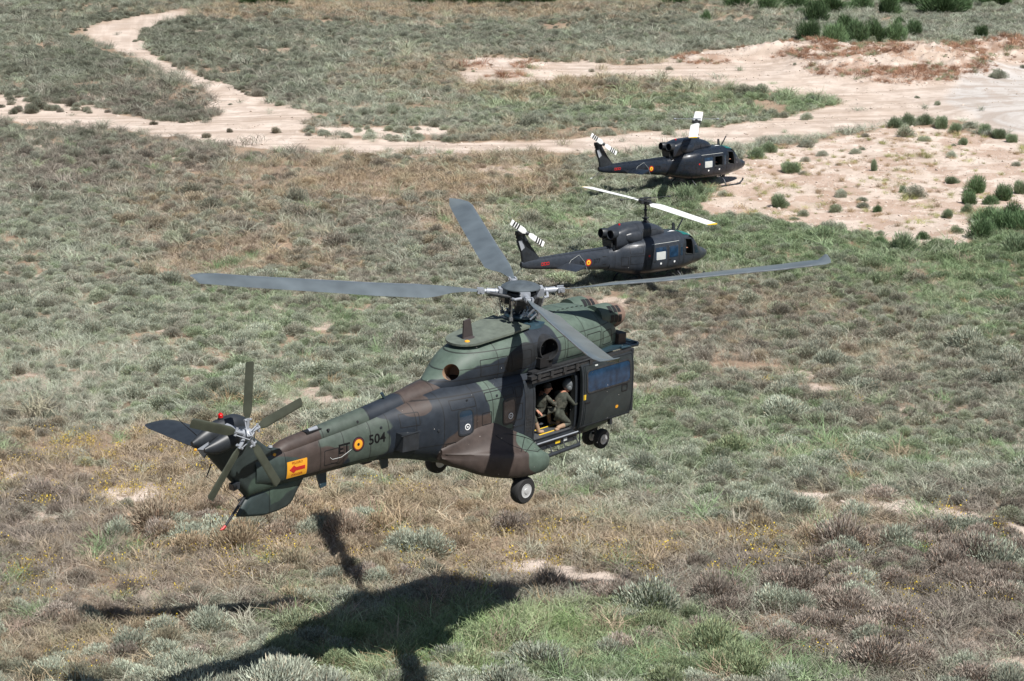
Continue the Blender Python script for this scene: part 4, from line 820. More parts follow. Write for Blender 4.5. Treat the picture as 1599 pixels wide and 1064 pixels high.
# ---------------------------------------------------------------- people
def person(label, root, J, face=(1, 0), suit='suit2', helmet=False, hands='skin', boots='boot', shift=None):
    """J: joints in helicopter coordinates. One continuous skinned body, painted by limb."""
    p = empty('person', label, 'person'); hip = Vector(J['hip']); p.matrix_world = root.matrix_world @ Matrix.Translation(hip)
    J = {k: Vector(v) - hip for k, v in J.items()}
    if shift: p.matrix_world = root.matrix_world @ Matrix.Translation(hip + Vector(shift))
    V = []; E = []; Rr = []; tagm = []
    def add(pos, r, par, t):
        V.append(Vector(pos)); Rr.append(r); tagm.append(t)
        if par is not None: E.append((par, len(V) - 1))
        return len(V) - 1
    pelvis = add((0, 0, 0), .15, None, 0); ch = J['chest']; nk = J['neck']; hd = J['head']
    f = Vector((face[0], face[1], 0)).normalized(); sd = Vector((-f.y, f.x, 0))
    bel = add(ch * .5, .145, pelvis, 0); che = add(ch, .165, bel, 0); nb = add(nk, .065, che, 1); jaw = add(nk + (hd - nk) * .55 + f * .03, .085, nb, 1); hc = add(hd, .1, jaw, 1); tp = add(hd + Vector((0, 0, .07)), .075, hc, 1)
    for s_, q in (('L', 1), ('R', -1)):
        if 'sh' + s_ not in J: continue
        sh = add(J['sh' + s_], .07, che, 0); el = J['el' + s_]; ha = J['ha' + s_]; e = add(el, .05, sh, 0); wr = el + (ha - el) * .8
        ww = add(wr, .032, e, 0); pm = add(ha, .038, ww, 2)
        d = (ha - el).normalized(); u = d.cross(Vector((0, 0, 1))); u = (u.normalized() if u.length > .1 else sd)
        for i, ln in enumerate((.06, .07, .075, .062)):
            o = u * (i - 1.5) * .02; k = add(ha + d * .05 + o, .010, pm, 2); k2 = add(ha + d * (.05 + ln * .6) + o + Vector((0, 0, -.012)), .009, k, 2); add(ha + d * (.05 + ln) + o * .9 + Vector((0, 0, -.035)), .008, k2, 2)
        k = add(ha + u * .045 + d * .005, .012, pm, 2); add(ha + u * .06 + d * .045 + Vector((0, 0, -.01)), .009, k, 2)
    for s_, q in (('L', 1), ('R', -1)):
        if 'kn' + s_ not in J: continue
        hj = add(sd * .1 * q, .115, pelvis, 0); kn = add(J['kn' + s_], .075, hj, 0); sh_ = add(J['kn' + s_] * .5 + J['an' + s_] * .5, .062, kn, 0); an = add(J['an' + s_], .055, sh_, 3); he = add(J['an' + s_] + Vector((0, 0, -.05)), .055, an, 3); t = J.get('to' + s_, J['an' + s_] + f * .2 + Vector((0, 0, -.07))); add(t, .042, he, 3)
    me = bpy.data.meshes.new('body'); me.from_pydata([v for v in V], E, []); o = bpy.data.objects.new('body', me); COL.objects.link(o)
    md = o.modifiers.new('s', 'SKIN'); md.use_smooth_shade = True; sv = me.skin_vertices[0].data
    for i, r in enumerate(Rr): sv[i].radius = (r, r); sv[i].use_root = (i == 0)
    m2 = o.modifiers.new('u', 'SUBSURF'); m2.levels = 2; m2.render_levels = 2
    dg = bpy.context.evaluated_depsgraph_get(); dg.update(); nm = bpy.data.meshes.new_from_object(o.evaluated_get(dg)); o.modifiers.clear(); o.data = nm; bpy.data.meshes.remove(me); nm.name = 'body'
    nm.materials.clear()
    for m in (M[suit], M['skin'], M['skin'] if hands == 'skin' else M[hands], M[boots]): nm.materials.append(m)
    P_ = [np.array(V[a]) for a, b in E]; Q_ = [np.array(V[b]) for a, b in E]; T_ = [max(tagm[a], tagm[b]) if tagm[b] != 1 or tagm[a] != 0 else 1 for a, b in E]
    T_ = [tagm[b] for a, b in E]
    # the shin half above the boot stays cloth; the hand begins at the wrist
    for pl in nm.polygons:
        c = np.array(pl.center); best = 9; bt = 0
        for a, b, t in zip(P_, Q_, T_):
            ab = b - a; u = min(1, max(0, float((c - a) @ ab) / max(1e-9, float(ab @ ab)))); dd = np.linalg.norm(c - a - ab * u)
            if dd < best: best = dd; bt = t; bu = u
        pl.material_index = bt
    nm.shade_smooth(); o.parent = p
    H = J['head'] + Vector((0, 0, .02))
    fb = MB(); fb.lathe(H + f * .085 + Vector((0, 0, -.03)), f, [(.022, 0), (.018, .02), (.006, .035)], 8)      # nose
    for q in (-1, 1): fb.lathe(H + f * .088 + sd * .035 * q + Vector((0, 0, .0)), f, [(.014, 0), (.01, .008), (.003, .01)], 8)
    if helmet:
        R = []; cN = H + f * -.015 + Vector((0, 0, .03)); hb = MB()
        for i in range(13):
            t = rad(-40 + 130 * i / 12); r = .155 * cos(t); z = .165 * sin(t)
            R.append([cN + sd * r * .92 * cos(2 * pi * j / 24) + f * r * 1.08 * sin(2 * pi * j / 24) + Vector((0, 0, z)) for j in range(24)])
        hb.rings(R); 
        for q in (-1, 1): hb.lathe(cN + sd * .12 * q + Vector((0, 0, -.06)), sd * q, [(.06, -.02), (.06, .03), (.04, .045), (.01, .05)], 14)
        hm = hb.build('helmet', M['helm'], o); hm.parent = p
        vb = MB(); RR = []
        for i in range(5):
            t = rad(-12 + 44 * i / 4); r = .163 * cos(t); z = .17 * sin(t)
            RR.append([cN + sd * r * .92 * cos(rad(25 + 130 * j / 12)) + f * r * 1.1 * sin(rad(25 + 130 * j / 12)) + Vector((0, 0, z)) for j in range(13)])
        vb.rings(RR, cap=False, close=False).build('visor', M['glass'], hm)
        MB().tube([cN + sd * .12 + Vector((0, 0, -.1)), H + f * .12 + Vector((0, 0, -.075))], .01, 6).build('microphone', M['black'], hm)
    else:
        hb = MB(); R = []; cN = H + f * -.02 + Vector((0, 0, .045))
        for i in range(9):
            t = rad(-25 + 115 * i / 8); r = .108 * cos(t); z = .1 * sin(t)
            R.append([cN + sd * r * .9 * cos(2 * pi * j / 18) + f * r * 1.02 * sin(2 * pi * j / 18) + Vector((0, 0, z)) for j in range(18)])
        hb.rings(R).build('hair', mat('dark_hair', (.015, .012, .01), .7), p)
    fb.build('face', M['skin'], p)
    vb = MB(); R = []
    for t, r in ((.45, .165), (.75, .185), (1.0, .185), (1.12, .15)):
        c = J['chest'] * t; R.append([c + sd * r * 1.08 * cos(2 * pi * j / 20) + f * r * .95 * sin(2 * pi * j / 20) for j in range(20)])
    vb.rings(R).build('vest', M['suit'] if suit != 'suit' else M['suit2'], p)
    return p
person('crew member in a grey helmet kneeling at the open door of the flying helicopter', puma,
       dict(hip=(.52, -.72, 1.62), chest=(.66, -.75, 2.0), neck=(.74, -.76, 2.14), head=(.84, -.8, 2.26), shL=(.66, -.52, 2.08), elL=(.85, -.5, 1.86), haL=(1.08, -.66, 1.85), shR=(.62, -.93, 2.08), elR=(.82, -1.0, 1.84), haR=(1.08, -.98, 1.9),
            knL=(.93, -.6, 1.72), anL=(1.0, -.62, 1.36), toL=(1.2, -.62, 1.28), knR=(.82, -.88, 1.34), anR=(.4, -.86, 1.32), toR=(.3, -.86, 1.29)), suit='suit', helmet=True, hands='suit2', face=(.75, -.66), shift=(.12, -.02, 0))
person('dark haired soldier in camouflage sitting inside the flying helicopter, hands together', puma,
       dict(hip=(.1, -.42, 1.72), chest=(.16, -.46, 2.06), neck=(.2, -.5, 2.2), head=(.24, -.55, 2.3), shL=(.2, -.28, 2.14), elL=(.4, -.3, 1.92), haL=(.55, -.5, 1.9), shR=(.1, -.66, 2.12), elR=(.3, -.74, 1.92), haR=(.5, -.6, 1.9),
            knL=(.55, -.3, 1.74), anL=(.62, -.3, 1.34), knR=(.5, -.62, 1.74), anR=(.6, -.62, 1.36), toR=(.78, -.66, 1.29)), face=(.7, -.7), shift=(.1, -.12, 0))
person('soldier half hidden behind the rear edge of the open door of the flying helicopter', puma,
       dict(hip=(-.42, -.3, 1.72), chest=(-.42, -.34, 2.06), neck=(-.42, -.38, 2.2), head=(-.42, -.43, 2.3), shL=(-.22, -.36, 2.14), elL=(-.1, -.5, 1.94), haL=(-.02, -.72, 1.8), shR=(-.62, -.36, 2.12), elR=(-.66, -.55, 1.94), haR=(-.5, -.7, 1.82),
            knL=(-.16, -.66, 1.74), anL=(-.02, -.74, 1.34), toL=(.12, -.8, 1.29), knR=(-.6, -.7, 1.74), anR=(-.62, -.76, 1.34), toR=(-.62, -.9, 1.29)), face=(.1, -1))
def pilot(lbl, root, x=2.0, y=-.5, arm=True, face=(1, 0), helmet=True, z0=1.0):
    f = Vector((face[0], face[1], 0)).normalized(); s = Vector((-f.y, f.x, 0)); o = Vector((x, y, z0)); g = lambda a, b, c: tuple(o + f * a + s * b + Vector((0, 0, c)))
    person(lbl, root, dict(hip=g(0, 0, 0), chest=g(.02, 0, .36), neck=g(.04, 0, .52), head=g(.08, 0, .64), shL=g(.04, .19, .46), elL=g(.2, .22, .26), haL=g(.44, .15, .26), shR=g(.04, -.19, .46), elR=g(.2, -.24, .26), haR=g(.44, -.2, .3),
           knL=g(.42, .12, .02), anL=g(.5, .12, -.3), knR=g(.42, -.12, .02), anR=g(.5, -.12, -.3)), face=face, suit='suit', helmet=helmet)
pilot('pilot in the cockpit window of the parked helicopter beside the dirt track', uh2, 1.95, -.62)
pilot('bare headed passenger at the cabin window of the parked helicopter beside the dirt track', uh2, .8, -.45, face=(.35, -1), helmet=False, z0=.96)
pilot('pilot in the cockpit of the parked helicopter standing deep in the scrub', uh1, 1.95, -.55)

# ---------------------------------------------------------------- ground sheets
def np_mesh(name, co, faces, mats, attrs=None, smooth=True):
    me = bpy.data.meshes.new(name); me.vertices.add(len(co)); me.vertices.foreach_set('co', co.astype(np.float32).ravel())
    nf = len(faces); k = faces.shape[1]; me.loops.add(nf * k); me.loops.foreach_set('vertex_index', faces.astype(np.int32).ravel())
    me.polygons.add(nf); me.polygons.foreach_set('loop_start', np.arange(0, nf * k, k, dtype=np.int32)); me.polygons.foreach_set('loop_total', np.full(nf, k, dtype=np.int32))
    for m in mats: me.materials.append(m)
    me.update(calc_edges=True)
    if smooth: me.polygons.foreach_set('use_smooth', np.ones(nf, bool))
    for n_, a in (attrs or {}).items():
        if a.ndim == 1: t = me.attributes.new(n_, 'FLOAT', 'POINT'); t.data.foreach_set('value', a.astype(np.float32))
        else: t = me.attributes.new(n_, 'FLOAT_COLOR', 'POINT'); t.data.foreach_set('color', np.concatenate([a, np.ones((len(a), 1))], 1).astype(np.float32).ravel())
    o = bpy.data.objects.new(name, me); COL.objects.link(o); return o
def ground_material():
    m = bpy.data.materials.new('soil'); m.use_nodes = True; nt = m.node_tree; L = nt.links.new; b = nt.nodes['Principled BSDF']; b.inputs['Roughness'].default_value = .95; b.inputs['Specular IOR Level'].default_value = .15
    tc = nt.nodes.new('ShaderNodeTexCoord')
    def noise(sc, det=5, rg=.6, src=None):
        n = nt.nodes.new('ShaderNodeTexNoise'); n.inputs['Scale'].default_value = sc; n.inputs['Detail'].default_value = det; n.inputs['Roughness'].default_value = rg; L(tc.outputs['Object'], n.inputs['Vector']); return n.outputs[0]
    def mix(f, a, c):
        x = nt.nodes.new('ShaderNodeMix'); x.data_type = 'RGBA'
        if isinstance(f, float): x.inputs[0].default_value = f
        else: L(f, x.inputs[0])
        for i, v in ((6, a), (7, c)):
            if isinstance(v, tuple): x.inputs[i].default_value = (*v, 1)
            else: L(v, x.inputs[i])
        return x.outputs[2]
    at = nt.nodes.new('ShaderNodeAttribute'); at.attribute_name = 'sand'; aw = nt.nodes.new('ShaderNodeAttribute'); aw.attribute_name = 'pale'; al = nt.nodes.new('ShaderNodeAttribute'); al.attribute_name = 'litter'
    n1 = noise(.6); n2 = noise(7., 8, .7); n3 = noise(32., 4, .7); n4 = noise(.16, 4)
    soil = mix(mth(nt, 'MULTIPLY_ADD', n1, 2.4, -.7, True), (.24, .17, .12), (.42, .31, .225))
    soil = mix(mth(nt, 'MULTIPLY_ADD', n2, 4, -1.9, True), soil, (.13, .115, .08))
    sand = mix(mth(nt, 'MULTIPLY_ADD', n1, 3, -1.0, True), (.53, .44, .37), (.66, .565, .49)); sand = mix(mth(nt, 'MULTIPLY_ADD', n4, 5, -2.5, True), sand, (.50, .40, .325))
    pale = mix(mth(nt, 'MULTIPLY_ADD', n2, 3, -1.1, True), (.47, .45, .43), (.56, .55, .53))
    sand = mix(aw.outputs['Fac'], sand, pale)
    sand = mix(mth(nt, 'MULTIPLY_ADD', n3, 4, -2.1, True), sand, (.42, .325, .25))
    ar = nt.nodes.new('ShaderNodeAttribute'); ar.attribute_name = 'rut'; sand = mix(mth(nt, 'MULTIPLY', ar.outputs['Fac'], .6), sand, (.33, .255, .20))
    k = mth(nt, 'MULTIPLY_ADD', mth(nt, 'ADD', at.outputs['Fac'], mth(nt, 'MULTIPLY_ADD', n2, .9, -.45)), 2.2, -.6, True)
    col = mix(k, soil, sand)
    col = mix(mth(nt, 'MULTIPLY', al.outputs['Fac'], mth(nt, 'MULTIPLY_ADD', n3, 3.2, -1.15, True)), col, (.25, .12, .06))
    L(col, b.inputs['Base Color'])
    bp = nt.nodes.new('ShaderNodeBump'); bp.inputs['Strength'].default_value = .8; bp.inputs['Distance'].default_value = .09
    L(mth(nt, 'ADD', n2, mth(nt, 'MULTIPLY', n3, .35)), bp.inputs['Height']); L(bp.outputs[0], b.inputs['Normal'])
    return m
GM = ground_material()
ys = [28.0]
while ys[-1] < 215: ys.append(ys[-1] + max(.14, .0000158 * ys[-1] ** 2 + .0))
while ys[-1] < 900: ys.append(ys[-1] * 1.02)
ys = np.array(ys); us = np.concatenate([np.linspace(-.95, -.36, 40)[:-1], np.linspace(-.36, .36, 620), np.linspace(.36, .95, 40)[1:]])
Yg, Ug = np.meshgrid(ys, us, indexing='ij'); Xg = Yg * Ug; X = Xg.ravel(); Y = Yg.ravel()
Z = height(X, Y)
inT = wpoly(X, Y, WTRACK, .9) ; inC = wpoly(X, Y, WCLEAR, 1.6, 2.5); mw = mound_w(X, Y)
far = Y > 175
sand = np.where(inT, .95, 0) + np.where(inC & ~inT, .82, 0)
for s_ in STRIPS: sand = np.maximum(sand, np.where(wpoly(X, Y, s_, .5), .8, 0))
sand = np.maximum(sand, np.clip(mw * 1.6, 0, .9) * (Y > 100))
sand = np.maximum(sand, .55 * (fbm(X / 5, Y / 5, 5, 4) > .60))
def blur(a, n=2):
    g = a.reshape(Yg.shape)
    for _ in range(n):
        g = (g + np.roll(g, 1, 0) + np.roll(g, -1, 0)) / 3; g = (g + np.roll(g, 1, 1) + np.roll(g, -1, 1)) / 3
    return g.ravel()
sand = blur(sand, 2)
# wheel ruts along the tracks, and slightly sunk roadbed
pxg, pyg = project(X, Y, Z * 0)
palew = np.exp(-(((pxg - 1600) / 115) ** 2 + ((pyg - 158) / 34) ** 2) * 1.1) * 1.0; GRAV = world_poly([(1478, 152), (1492, 130), (1530, 112), (1620, 104), (2000, 96), (2000, 330), (1599, 213), (1550, 196), (1500, 174)]); palew = np.maximum(palew, .95 * wpoly(X, Y, GRAV, 1.2, 3.)); palew = np.clip(palew + .35 * (fbm(X / 2, Y / 6, 2, 3) - .5), 0, 1) * blur(inT.astype(float), 1)
ccx, ccy = unproj(1700., 190.); rr_c = np.hypot((X - ccx) * 1.0, (Y - ccy) * 1.25); wr = np.clip((X - 26) / 12, 0, 1)
st1 = fbm(X / 16 + 3, (Y + 1.2 * np.sin(X / 9)) / .55, 3, 2); st2 = fbm(rr_c / .8, X * 0 + 5.5, 2, 2)
rut = np.clip(((st1 * (1 - wr) + st2 * wr) - .5) * 4, 0, 1) * inT + .5 * (fbm(X / 1.2, Y / 1.8, 1, 4) > .56) * (inT | inC)
rut = np.clip(rut, 0, 1)
palew = blur(np.clip(palew * (.8 + .9 * (st2 - .4)), 0, 1), 3)
lit = np.clip(mw * 1.3 * (fbm(X / 2.2, Y / 2.2, 4, 3) > .5), 0, 1); lit = np.maximum(lit, .8 * inC * (fbm(X / 1.6, Y / 1.6, 3, 4) > .52))
Z = Z + np.where(inT, (fbm(X / .9, Y / 2.5, 0, 3) - .5) * .08 - .03, (fbm(X / .5, Y / .5, 2, 3) - .5) * .12) * np.clip(1.2 - mw, 0, 1)
co = np.stack([X, Y, Z], 1); nx = len(us); ny = len(ys)
ii = (np.arange(ny - 1)[:, None] * nx + np.arange(nx - 1)[None, :]).ravel(); F = np.stack([ii, ii + 1, ii + nx + 1, ii + nx], 1)
fT = inT[F].sum(1) >= 2; fM = (mw[F].mean(1) > .3) & (Y[F].mean(1) > 100); fC = (inC[F].sum(1) >= 2) & ~fT
AT = {'rut': rut, 'sand': sand, 'pale': palew, 'litter': lit}
def sub(name, mask):
    f = F[mask]; u, inv = np.unique(f, return_inverse=True)
    o = np_mesh(name, co[u], inv.reshape(f.shape), [GM], {k: v[u] for k, v in AT.items()}); o['kind'] = 'structure'; return o
sub('dirt_track', fT & ~fM); sub('spoil_mounds', fM); sub('sandy_clearing', fC & ~fM); sub('ground', ~(fT | fM | fC))

# ---------------------------------------------------------------- plant models
def leaf_material(name, rough=.8, trans=.15):
    m = bpy.data.materials.new(name); m.use_nodes = True; nt = m.node_tree; L = nt.links.new; b = nt.nodes['Principled BSDF']; b.inputs['Roughness'].default_value = rough; b.inputs['Specular IOR Level'].default_value = .2
    a = nt.nodes.new('ShaderNodeAttribute'); a.attribute_type = 'INSTANCER'; a.attribute_name = 'tint'
    v = nt.nodes.new('ShaderNodeAttribute'); v.attribute_name = 'shade'
    mx = nt.nodes.new('ShaderNodeVectorMath'); mx.operation = 'MULTIPLY'; L(a.outputs['Color'], mx.inputs[0]); L(v.outputs['Color'], mx.inputs[1]); L(mx.outputs[0], b.inputs['Base Color'])
    return m
def fixed_leaf(name, color):
    m = bpy.data.materials.new(name); m.use_nodes = True; nt = m.node_tree; L = nt.links.new; b = nt.nodes['Principled BSDF']; b.inputs['Roughness'].default_value = .8; b.inputs['Specular IOR Level'].default_value = .2
    v = nt.nodes.new('ShaderNodeAttribute'); v.attribute_name = 'shade'; oi = nt.nodes.new('ShaderNodeObjectInfo')
    s_ = nt.nodes.new('ShaderNodeVectorMath'); s_.operation = 'SCALE'; s_.inputs[0].default_value = color; L(mth(nt, 'MULTIPLY_ADD', oi.outputs['Random'], .5, .75), s_.inputs['Scale'])
    mx = nt.nodes.new('ShaderNodeVectorMath'); mx.operation = 'MULTIPLY'; L(s_.outputs[0], mx.inputs[0]); L(v.outputs['Color'], mx.inputs[1]); L(mx.outputs[0], b.inputs['Base Color'])
    return m
LM = leaf_material('leaf')
def slivers(P0, D, Wd, seed=0, bend=None):
    """thin blades: base P0, vector D, width Wd -> two-segment tapering strips (quad + tip triangle as quads)"""
    r = np.random.default_rng(seed); n = len(P0); s = np.cross(D, r.normal(size=(n, 3))); s /= np.linalg.norm(s, axis=1, keepdims=True) + 1e-9
    s *= Wd[:, None] * .5; B = bend if bend is not None else 0
    mid = P0 + D * .55; tip = P0 + D + B
    V = np.stack([P0 - s * .8, P0 + s * .8, mid + s, mid - s, tip + s * .25, tip - s * .25], 1).reshape(-1, 3)
    i = np.arange(n) * 6; Fq = np.concatenate([np.stack([i, i + 1, i + 2, i + 3], 1), np.stack([i + 3, i + 2, i + 4, i + 5], 1)])
    return V, Fq
def plant(name, parts, mt, link=None):
    """parts: (V, F, colour multiplier rgb or per-blade array)"""
    Vs, Fs, Cs = [], [], []; o = 0
    for V, Fq, c in parts: Vs.append(V); Fs.append(Fq + o); Cs.append(np.repeat(c, 6, 0) if len(c) * 6 == len(V) else np.tile(c, (len(V), 1))); o += len(V)
    ob = np_mesh(name, np.concatenate(Vs), np.concatenate(Fs), [mt], {'shade': np.concatenate(Cs)}, smooth=False)
    return ob
def unit(v): return v / (np.linalg.norm(v, axis=1, keepdims=True) + 1e-9)
def shrub_parts(seed, R=.5, H=.5, nst=130, nlf=900, lf=.075, wd=.014, dead=.12, lo_=.58):
    r = np.random.default_rng(seed)
    lump = r.normal(size=(7, 3)); lump[:, 2] = np.abs(lump[:, 2]); lump = unit(lump)
    def shell(n, lo, hi):
        d = r.normal(size=(n, 3)); d[:, 2] = np.abs(d[:, 2]) * 1.1 + .02; d = unit(d)
        k = np.max(d @ lump.T, axis=1); rad_ = (lo_ + (1.04 - lo_) * k ** 3) * r.uniform(lo, hi, n)
        return d, d * np.array([R, R, H]) * rad_[:, None]
    d, p = shell(nst, .8, 1.05); b0 = r.normal(size=(nst, 3)) * [.12 * R, .12 * R, 0]
    A = slivers(b0, p - b0, np.full(nst, wd * .8), seed)
    d, p = shell(nlf, .55, 1.0); D = unit(d + r.normal(size=(nlf, 3)) * .35 + [0, 0, .6]) * (lf * r.uniform(.6, 1.5, nlf))[:, None]
    Bq = slivers(p, D, np.full(nlf, wd) * r.uniform(.7, 1.3, nlf), seed + 1)
    c1 = np.tile([.8, .68, .6], (nst, 1)) * r.uniform(.35, .9, (nst, 1)); c2 = np.tile([1, 1, 1.], (nlf, 1)) * r.uniform(.5, 1.45, (nlf, 1)); dm = r.random(nlf) < dead; c2[dm] *= [1.05, .85, .8]
    return [(A[0], A[1], c1), (Bq[0], Bq[1], c2)]
def tuft_parts(seed, n=70, h=.32, spread=.16, wd=.009, lean=.35, flower=0):
    r = np.random.default_rng(seed); p = r.normal(size=(n, 3)) * [spread * .5, spread * .5, 0]; p[:, 2] = 0
    D = np.stack([r.normal(size=n) * lean, r.normal(size=n) * lean, np.ones(n)], 1); D = unit(D) * (h * r.uniform(.5, 1.15, n))[:, None]
    B = D * [.5, .5, 0] - np.array([0, 0, h * .12]); A = slivers(p, D, np.full(n, wd), seed, B)
    out = [(A[0], A[1], np.tile([1, 1, 1.], (n, 1)) * r.uniform(.7, 1.3, (n, 1)))]
    if flower:
        k = r.choice(n, flower, replace=flower > n); q = p[k] + D[k] * r.uniform(.8, 1.1, (flower, 1)); Dd = unit(r.normal(size=(flower, 3))) * .03
        A = slivers(q, Dd * .8, np.full(flower, .026), seed + 5); out.append((A[0], A[1], np.tile([1.7, 1.55, .35], (flower, 1))))
    return out
def hidden_collection(name, obs):
    c = bpy.data.collections.new(name)
    for o in obs: COL.objects.unlink(o); c.objects.link(o)
    return c
SH = [plant('shrub_source', shrub_parts(10 + i, .5, H, ns, nl, lf, wd), LM) for i, (H, ns, nl, lf, wd) in enumerate([(.46, 130, 2900, .052, .011), (.54, 150, 2700, .06, .0105), (.42, 120, 2800, .05, .011), (.5, 260, 1900, .07, .010), (.44, 130, 3000, .048, .012)])]
SHC = hidden_collection('shrub_sources', SH)
TF = [plant('tuft_source', tuft_parts(40 + i, *a), LM) for i, a in enumerate([(80, .3, .22, .009, .4, 0), (60, .26, .3, .008, .55, 0), (90, .36, .2, .008, .35, 0), (70, .28, .3, .009, .5, 0)])]
TFC = hidden_collection('tuft_sources', TF)
GF = [plant('long_grass_source', tuft_parts(60 + i, *a), LM) for i, a in enumerate([(150, .34, .3, .008, .45, 0), (160, .42, .32, .008, .55, 0)])]
GFC = hidden_collection('long_grass_sources', GF)
FL = [plant('flower_source', tuft_parts(70 + i, 34, .26, .3, .007, .5, 26), LM) for i in range(3)]
FLC = hidden_collection('flower_sources', FL)
def scatter(name, coll, nvar, P, scale, tint, seed, tilt=.15):
    n = len(P); r = np.random.default_rng(seed)
    me = bpy.data.meshes.new(name); me.vertices.add(n); me.vertices.foreach_set('co', P.astype(np.float32).ravel())
    rot = np.stack([r.normal(size=n) * tilt, r.normal(size=n) * tilt, r.uniform(0, 2 * pi, n)], 1)
    for nm, typ, key, arr in (('rot', 'FLOAT_VECTOR', 'vector', rot), ('sc', 'FLOAT_VECTOR', 'vector', scale), ('vi', 'INT', 'value', r.integers(0, nvar, n))):
        a = me.attributes.new(nm, typ, 'POINT'); a.data.foreach_set(key, np.ascontiguousarray(arr.ravel() if arr.ndim > 1 else arr).astype(np.float32 if typ != 'INT' else np.int32))
    a = me.attributes.new('tint', 'FLOAT_COLOR', 'POINT'); a.data.foreach_set('color', np.concatenate([tint, np.ones((n, 1))], 1).astype(np.float32).ravel())
    o = bpy.data.objects.new(name, me); COL.objects.link(o); o['kind'] = 'stuff'
    g = bpy.data.node_groups.new(name, 'GeometryNodeTree'); g.interface.new_socket('Geometry', in_out='INPUT', socket_type='NodeSocketGeometry'); g.interface.new_socket('Geometry', in_out='OUTPUT', socket_type='NodeSocketGeometry')
    N = g.nodes.new; L = g.links.new; gi = N('NodeGroupInput'); go = N('NodeGroupOutput'); ip = N('GeometryNodeInstanceOnPoints'); ci = N('GeometryNodeCollectionInfo')
    ci.inputs['Collection'].default_value = coll; ci.inputs['Separate Children'].default_value = True; ci.inputs['Reset Children'].default_value = True
    def na(nm, t): q = N('GeometryNodeInputNamedAttribute'); q.data_type = t; q.inputs[0].default_value = nm; return q.outputs[0]
    L(gi.outputs[0], ip.inputs['Points']); L(ci.outputs[0], ip.inputs['Instance']); ip.inputs['Pick Instance'].default_value = True
    L(na('vi', 'INT'), ip.inputs['Instance Index']); er = N('FunctionNodeEulerToRotation'); L(na('rot', 'FLOAT_VECTOR'), er.inputs[0]); L(er.outputs[0], ip.inputs['Rotation']); L(na('sc', 'FLOAT_VECTOR'), ip.inputs['Scale'])
    L(ip.outputs[0], go.inputs[0]); md = o.modifiers.new('scatter', 'NODES'); md.node_group = g
    return o
# tint per kind of cover
TINT = {'sage': [(.345, .385, .30), (.375, .41, .335), (.25, .28, .215), (.40, .395, .32), (.33, .305, .26), (.33, .39, .26)], 'olive': [(.16, .18, .13), (.2, .215, .16), (.15, .165, .12), (.19, .185, .15)],
        'gold': [(.37, .295, .205), (.40, .315, .225), (.31, .27, .175), (.40, .295, .175), (.34, .26, .21)], 'purple': [(.22, .185, .16), (.28, .235, .205), (.19, .16, .135), (.27, .245, .2)],
        'green': [(.21, .30, .155), (.24, .32, .17), (.18, .26, .13), (.28, .33, .2)], 'fresh': [(.26, .34, .17), (.22, .31, .13), (.33, .37, .22)]}
TA = {k: np.array(v) for k, v in TINT.items()}
def tints(kidx, r, Wt=None):
    out = np.zeros((len(kidx), 3))
    for i, k in enumerate(KINDS):
        m = kidx == i; A = TA[k]; out[m] = A[r.integers(0, len(A), m.sum())]
    if Wt is not None: out = out * .5 + .5 * (Wt @ np.array([TA[k].mean(0) for k in KINDS]))
    return out * r.uniform(.78, 1.22, (len(kidx), 1))
def pick(Wt, r): c = np.cumsum(Wt, 1); return (r.random((len(c), 1)) > c).sum(1).clip(0, len(KINDS) - 1)
def jitter_grid(y0, y1, cell, um=.31):
    """jittered points, cell size cell(y)"""
    P = []; y = y0
    while y < y1:
        c = cell(y); x = np.arange(-um * y, um * y, c); P.append(np.stack([x, np.full(len(x), y), np.full(len(x), c)], 1)); y += c
    P = np.concatenate(P); P[:, 0] += (RNG.random(len(P)) - .5) * P[:, 2] * 1.1; P[:, 1] += (RNG.random(len(P)) - .5) * P[:, 2] * 1.1
    return P
def open_ground(x, y):
    t = wpoly(x, y, WTRACK, .9); c = wpoly(x, y, WCLEAR, 1.6, 2.5) & ~t; st = np.zeros(x.shape, bool)
    for s_ in STRIPS: st |= wpoly(x, y, s_, .5) | wpoly(x, y + .8, s_, .5)
    return t, c, st
def near_heli(x, y, m=0):
    """keep plants out of the parked fuselages"""
    out = np.zeros(x.shape, bool)
    for Mx in (UH1M, UH2M):
        I = Mx.inverted(); lx = I[0][0] * x + I[0][1] * y + I[0][3]; ly = I[1][0] * x + I[1][1] * y + I[1][3]
        out |= (lx > -2.2) & (lx < 3.9) & (np.abs(ly) < 1.05 + m)
    return out
# shrubs
P = jitter_grid(33, 330, lambda y: .56 if y < 75 else (.56 if y < 130 else .68))
x, y = P[:, 0], P[:, 1]; z = height(x, y); Wt, px, py = zone_w(x, y, z); t, c, st = open_ground(x, y); t |= open_ground(x, y + y * .010)[0]; t |= open_ground(x, y + y * .021)[0]; mw = mound_w(x, y) * (y > 100)
dens = fbm(x / 4.5, y / 4.5, 1, 4); dW = Wt[:, [KINDS.index(k) for k in ('gold', 'purple', 'fresh')]] @ np.array([.66, .42, .8])
keep = ~near_heli(x, y) & (RNG.random(len(x)) < np.clip(.66 + (dens - .5) * 2.8 - dW, .04, 1))
keep &= ~t | (RNG.random(len(x)) < .006); keep &= ~(c) | (RNG.random(len(x)) < .022); keep &= ~st | (RNG.random(len(x)) < .12); keep &= (mw < .25) | (RNG.random(len(x)) < .05)
halfroad = inpoly(px, py, [(0, 140), (330, 185), (300, 222), (200, 204), (0, 190)]) & t; keep |= halfroad & (RNG.random(len(x)) < .25) & (py < 178)
x, y, z, Wt, px, py = x[keep], y[keep], z[keep], Wt[keep], px[keep], py[keep]; r = np.random.default_rng(5); kd = pick(Wt, r)
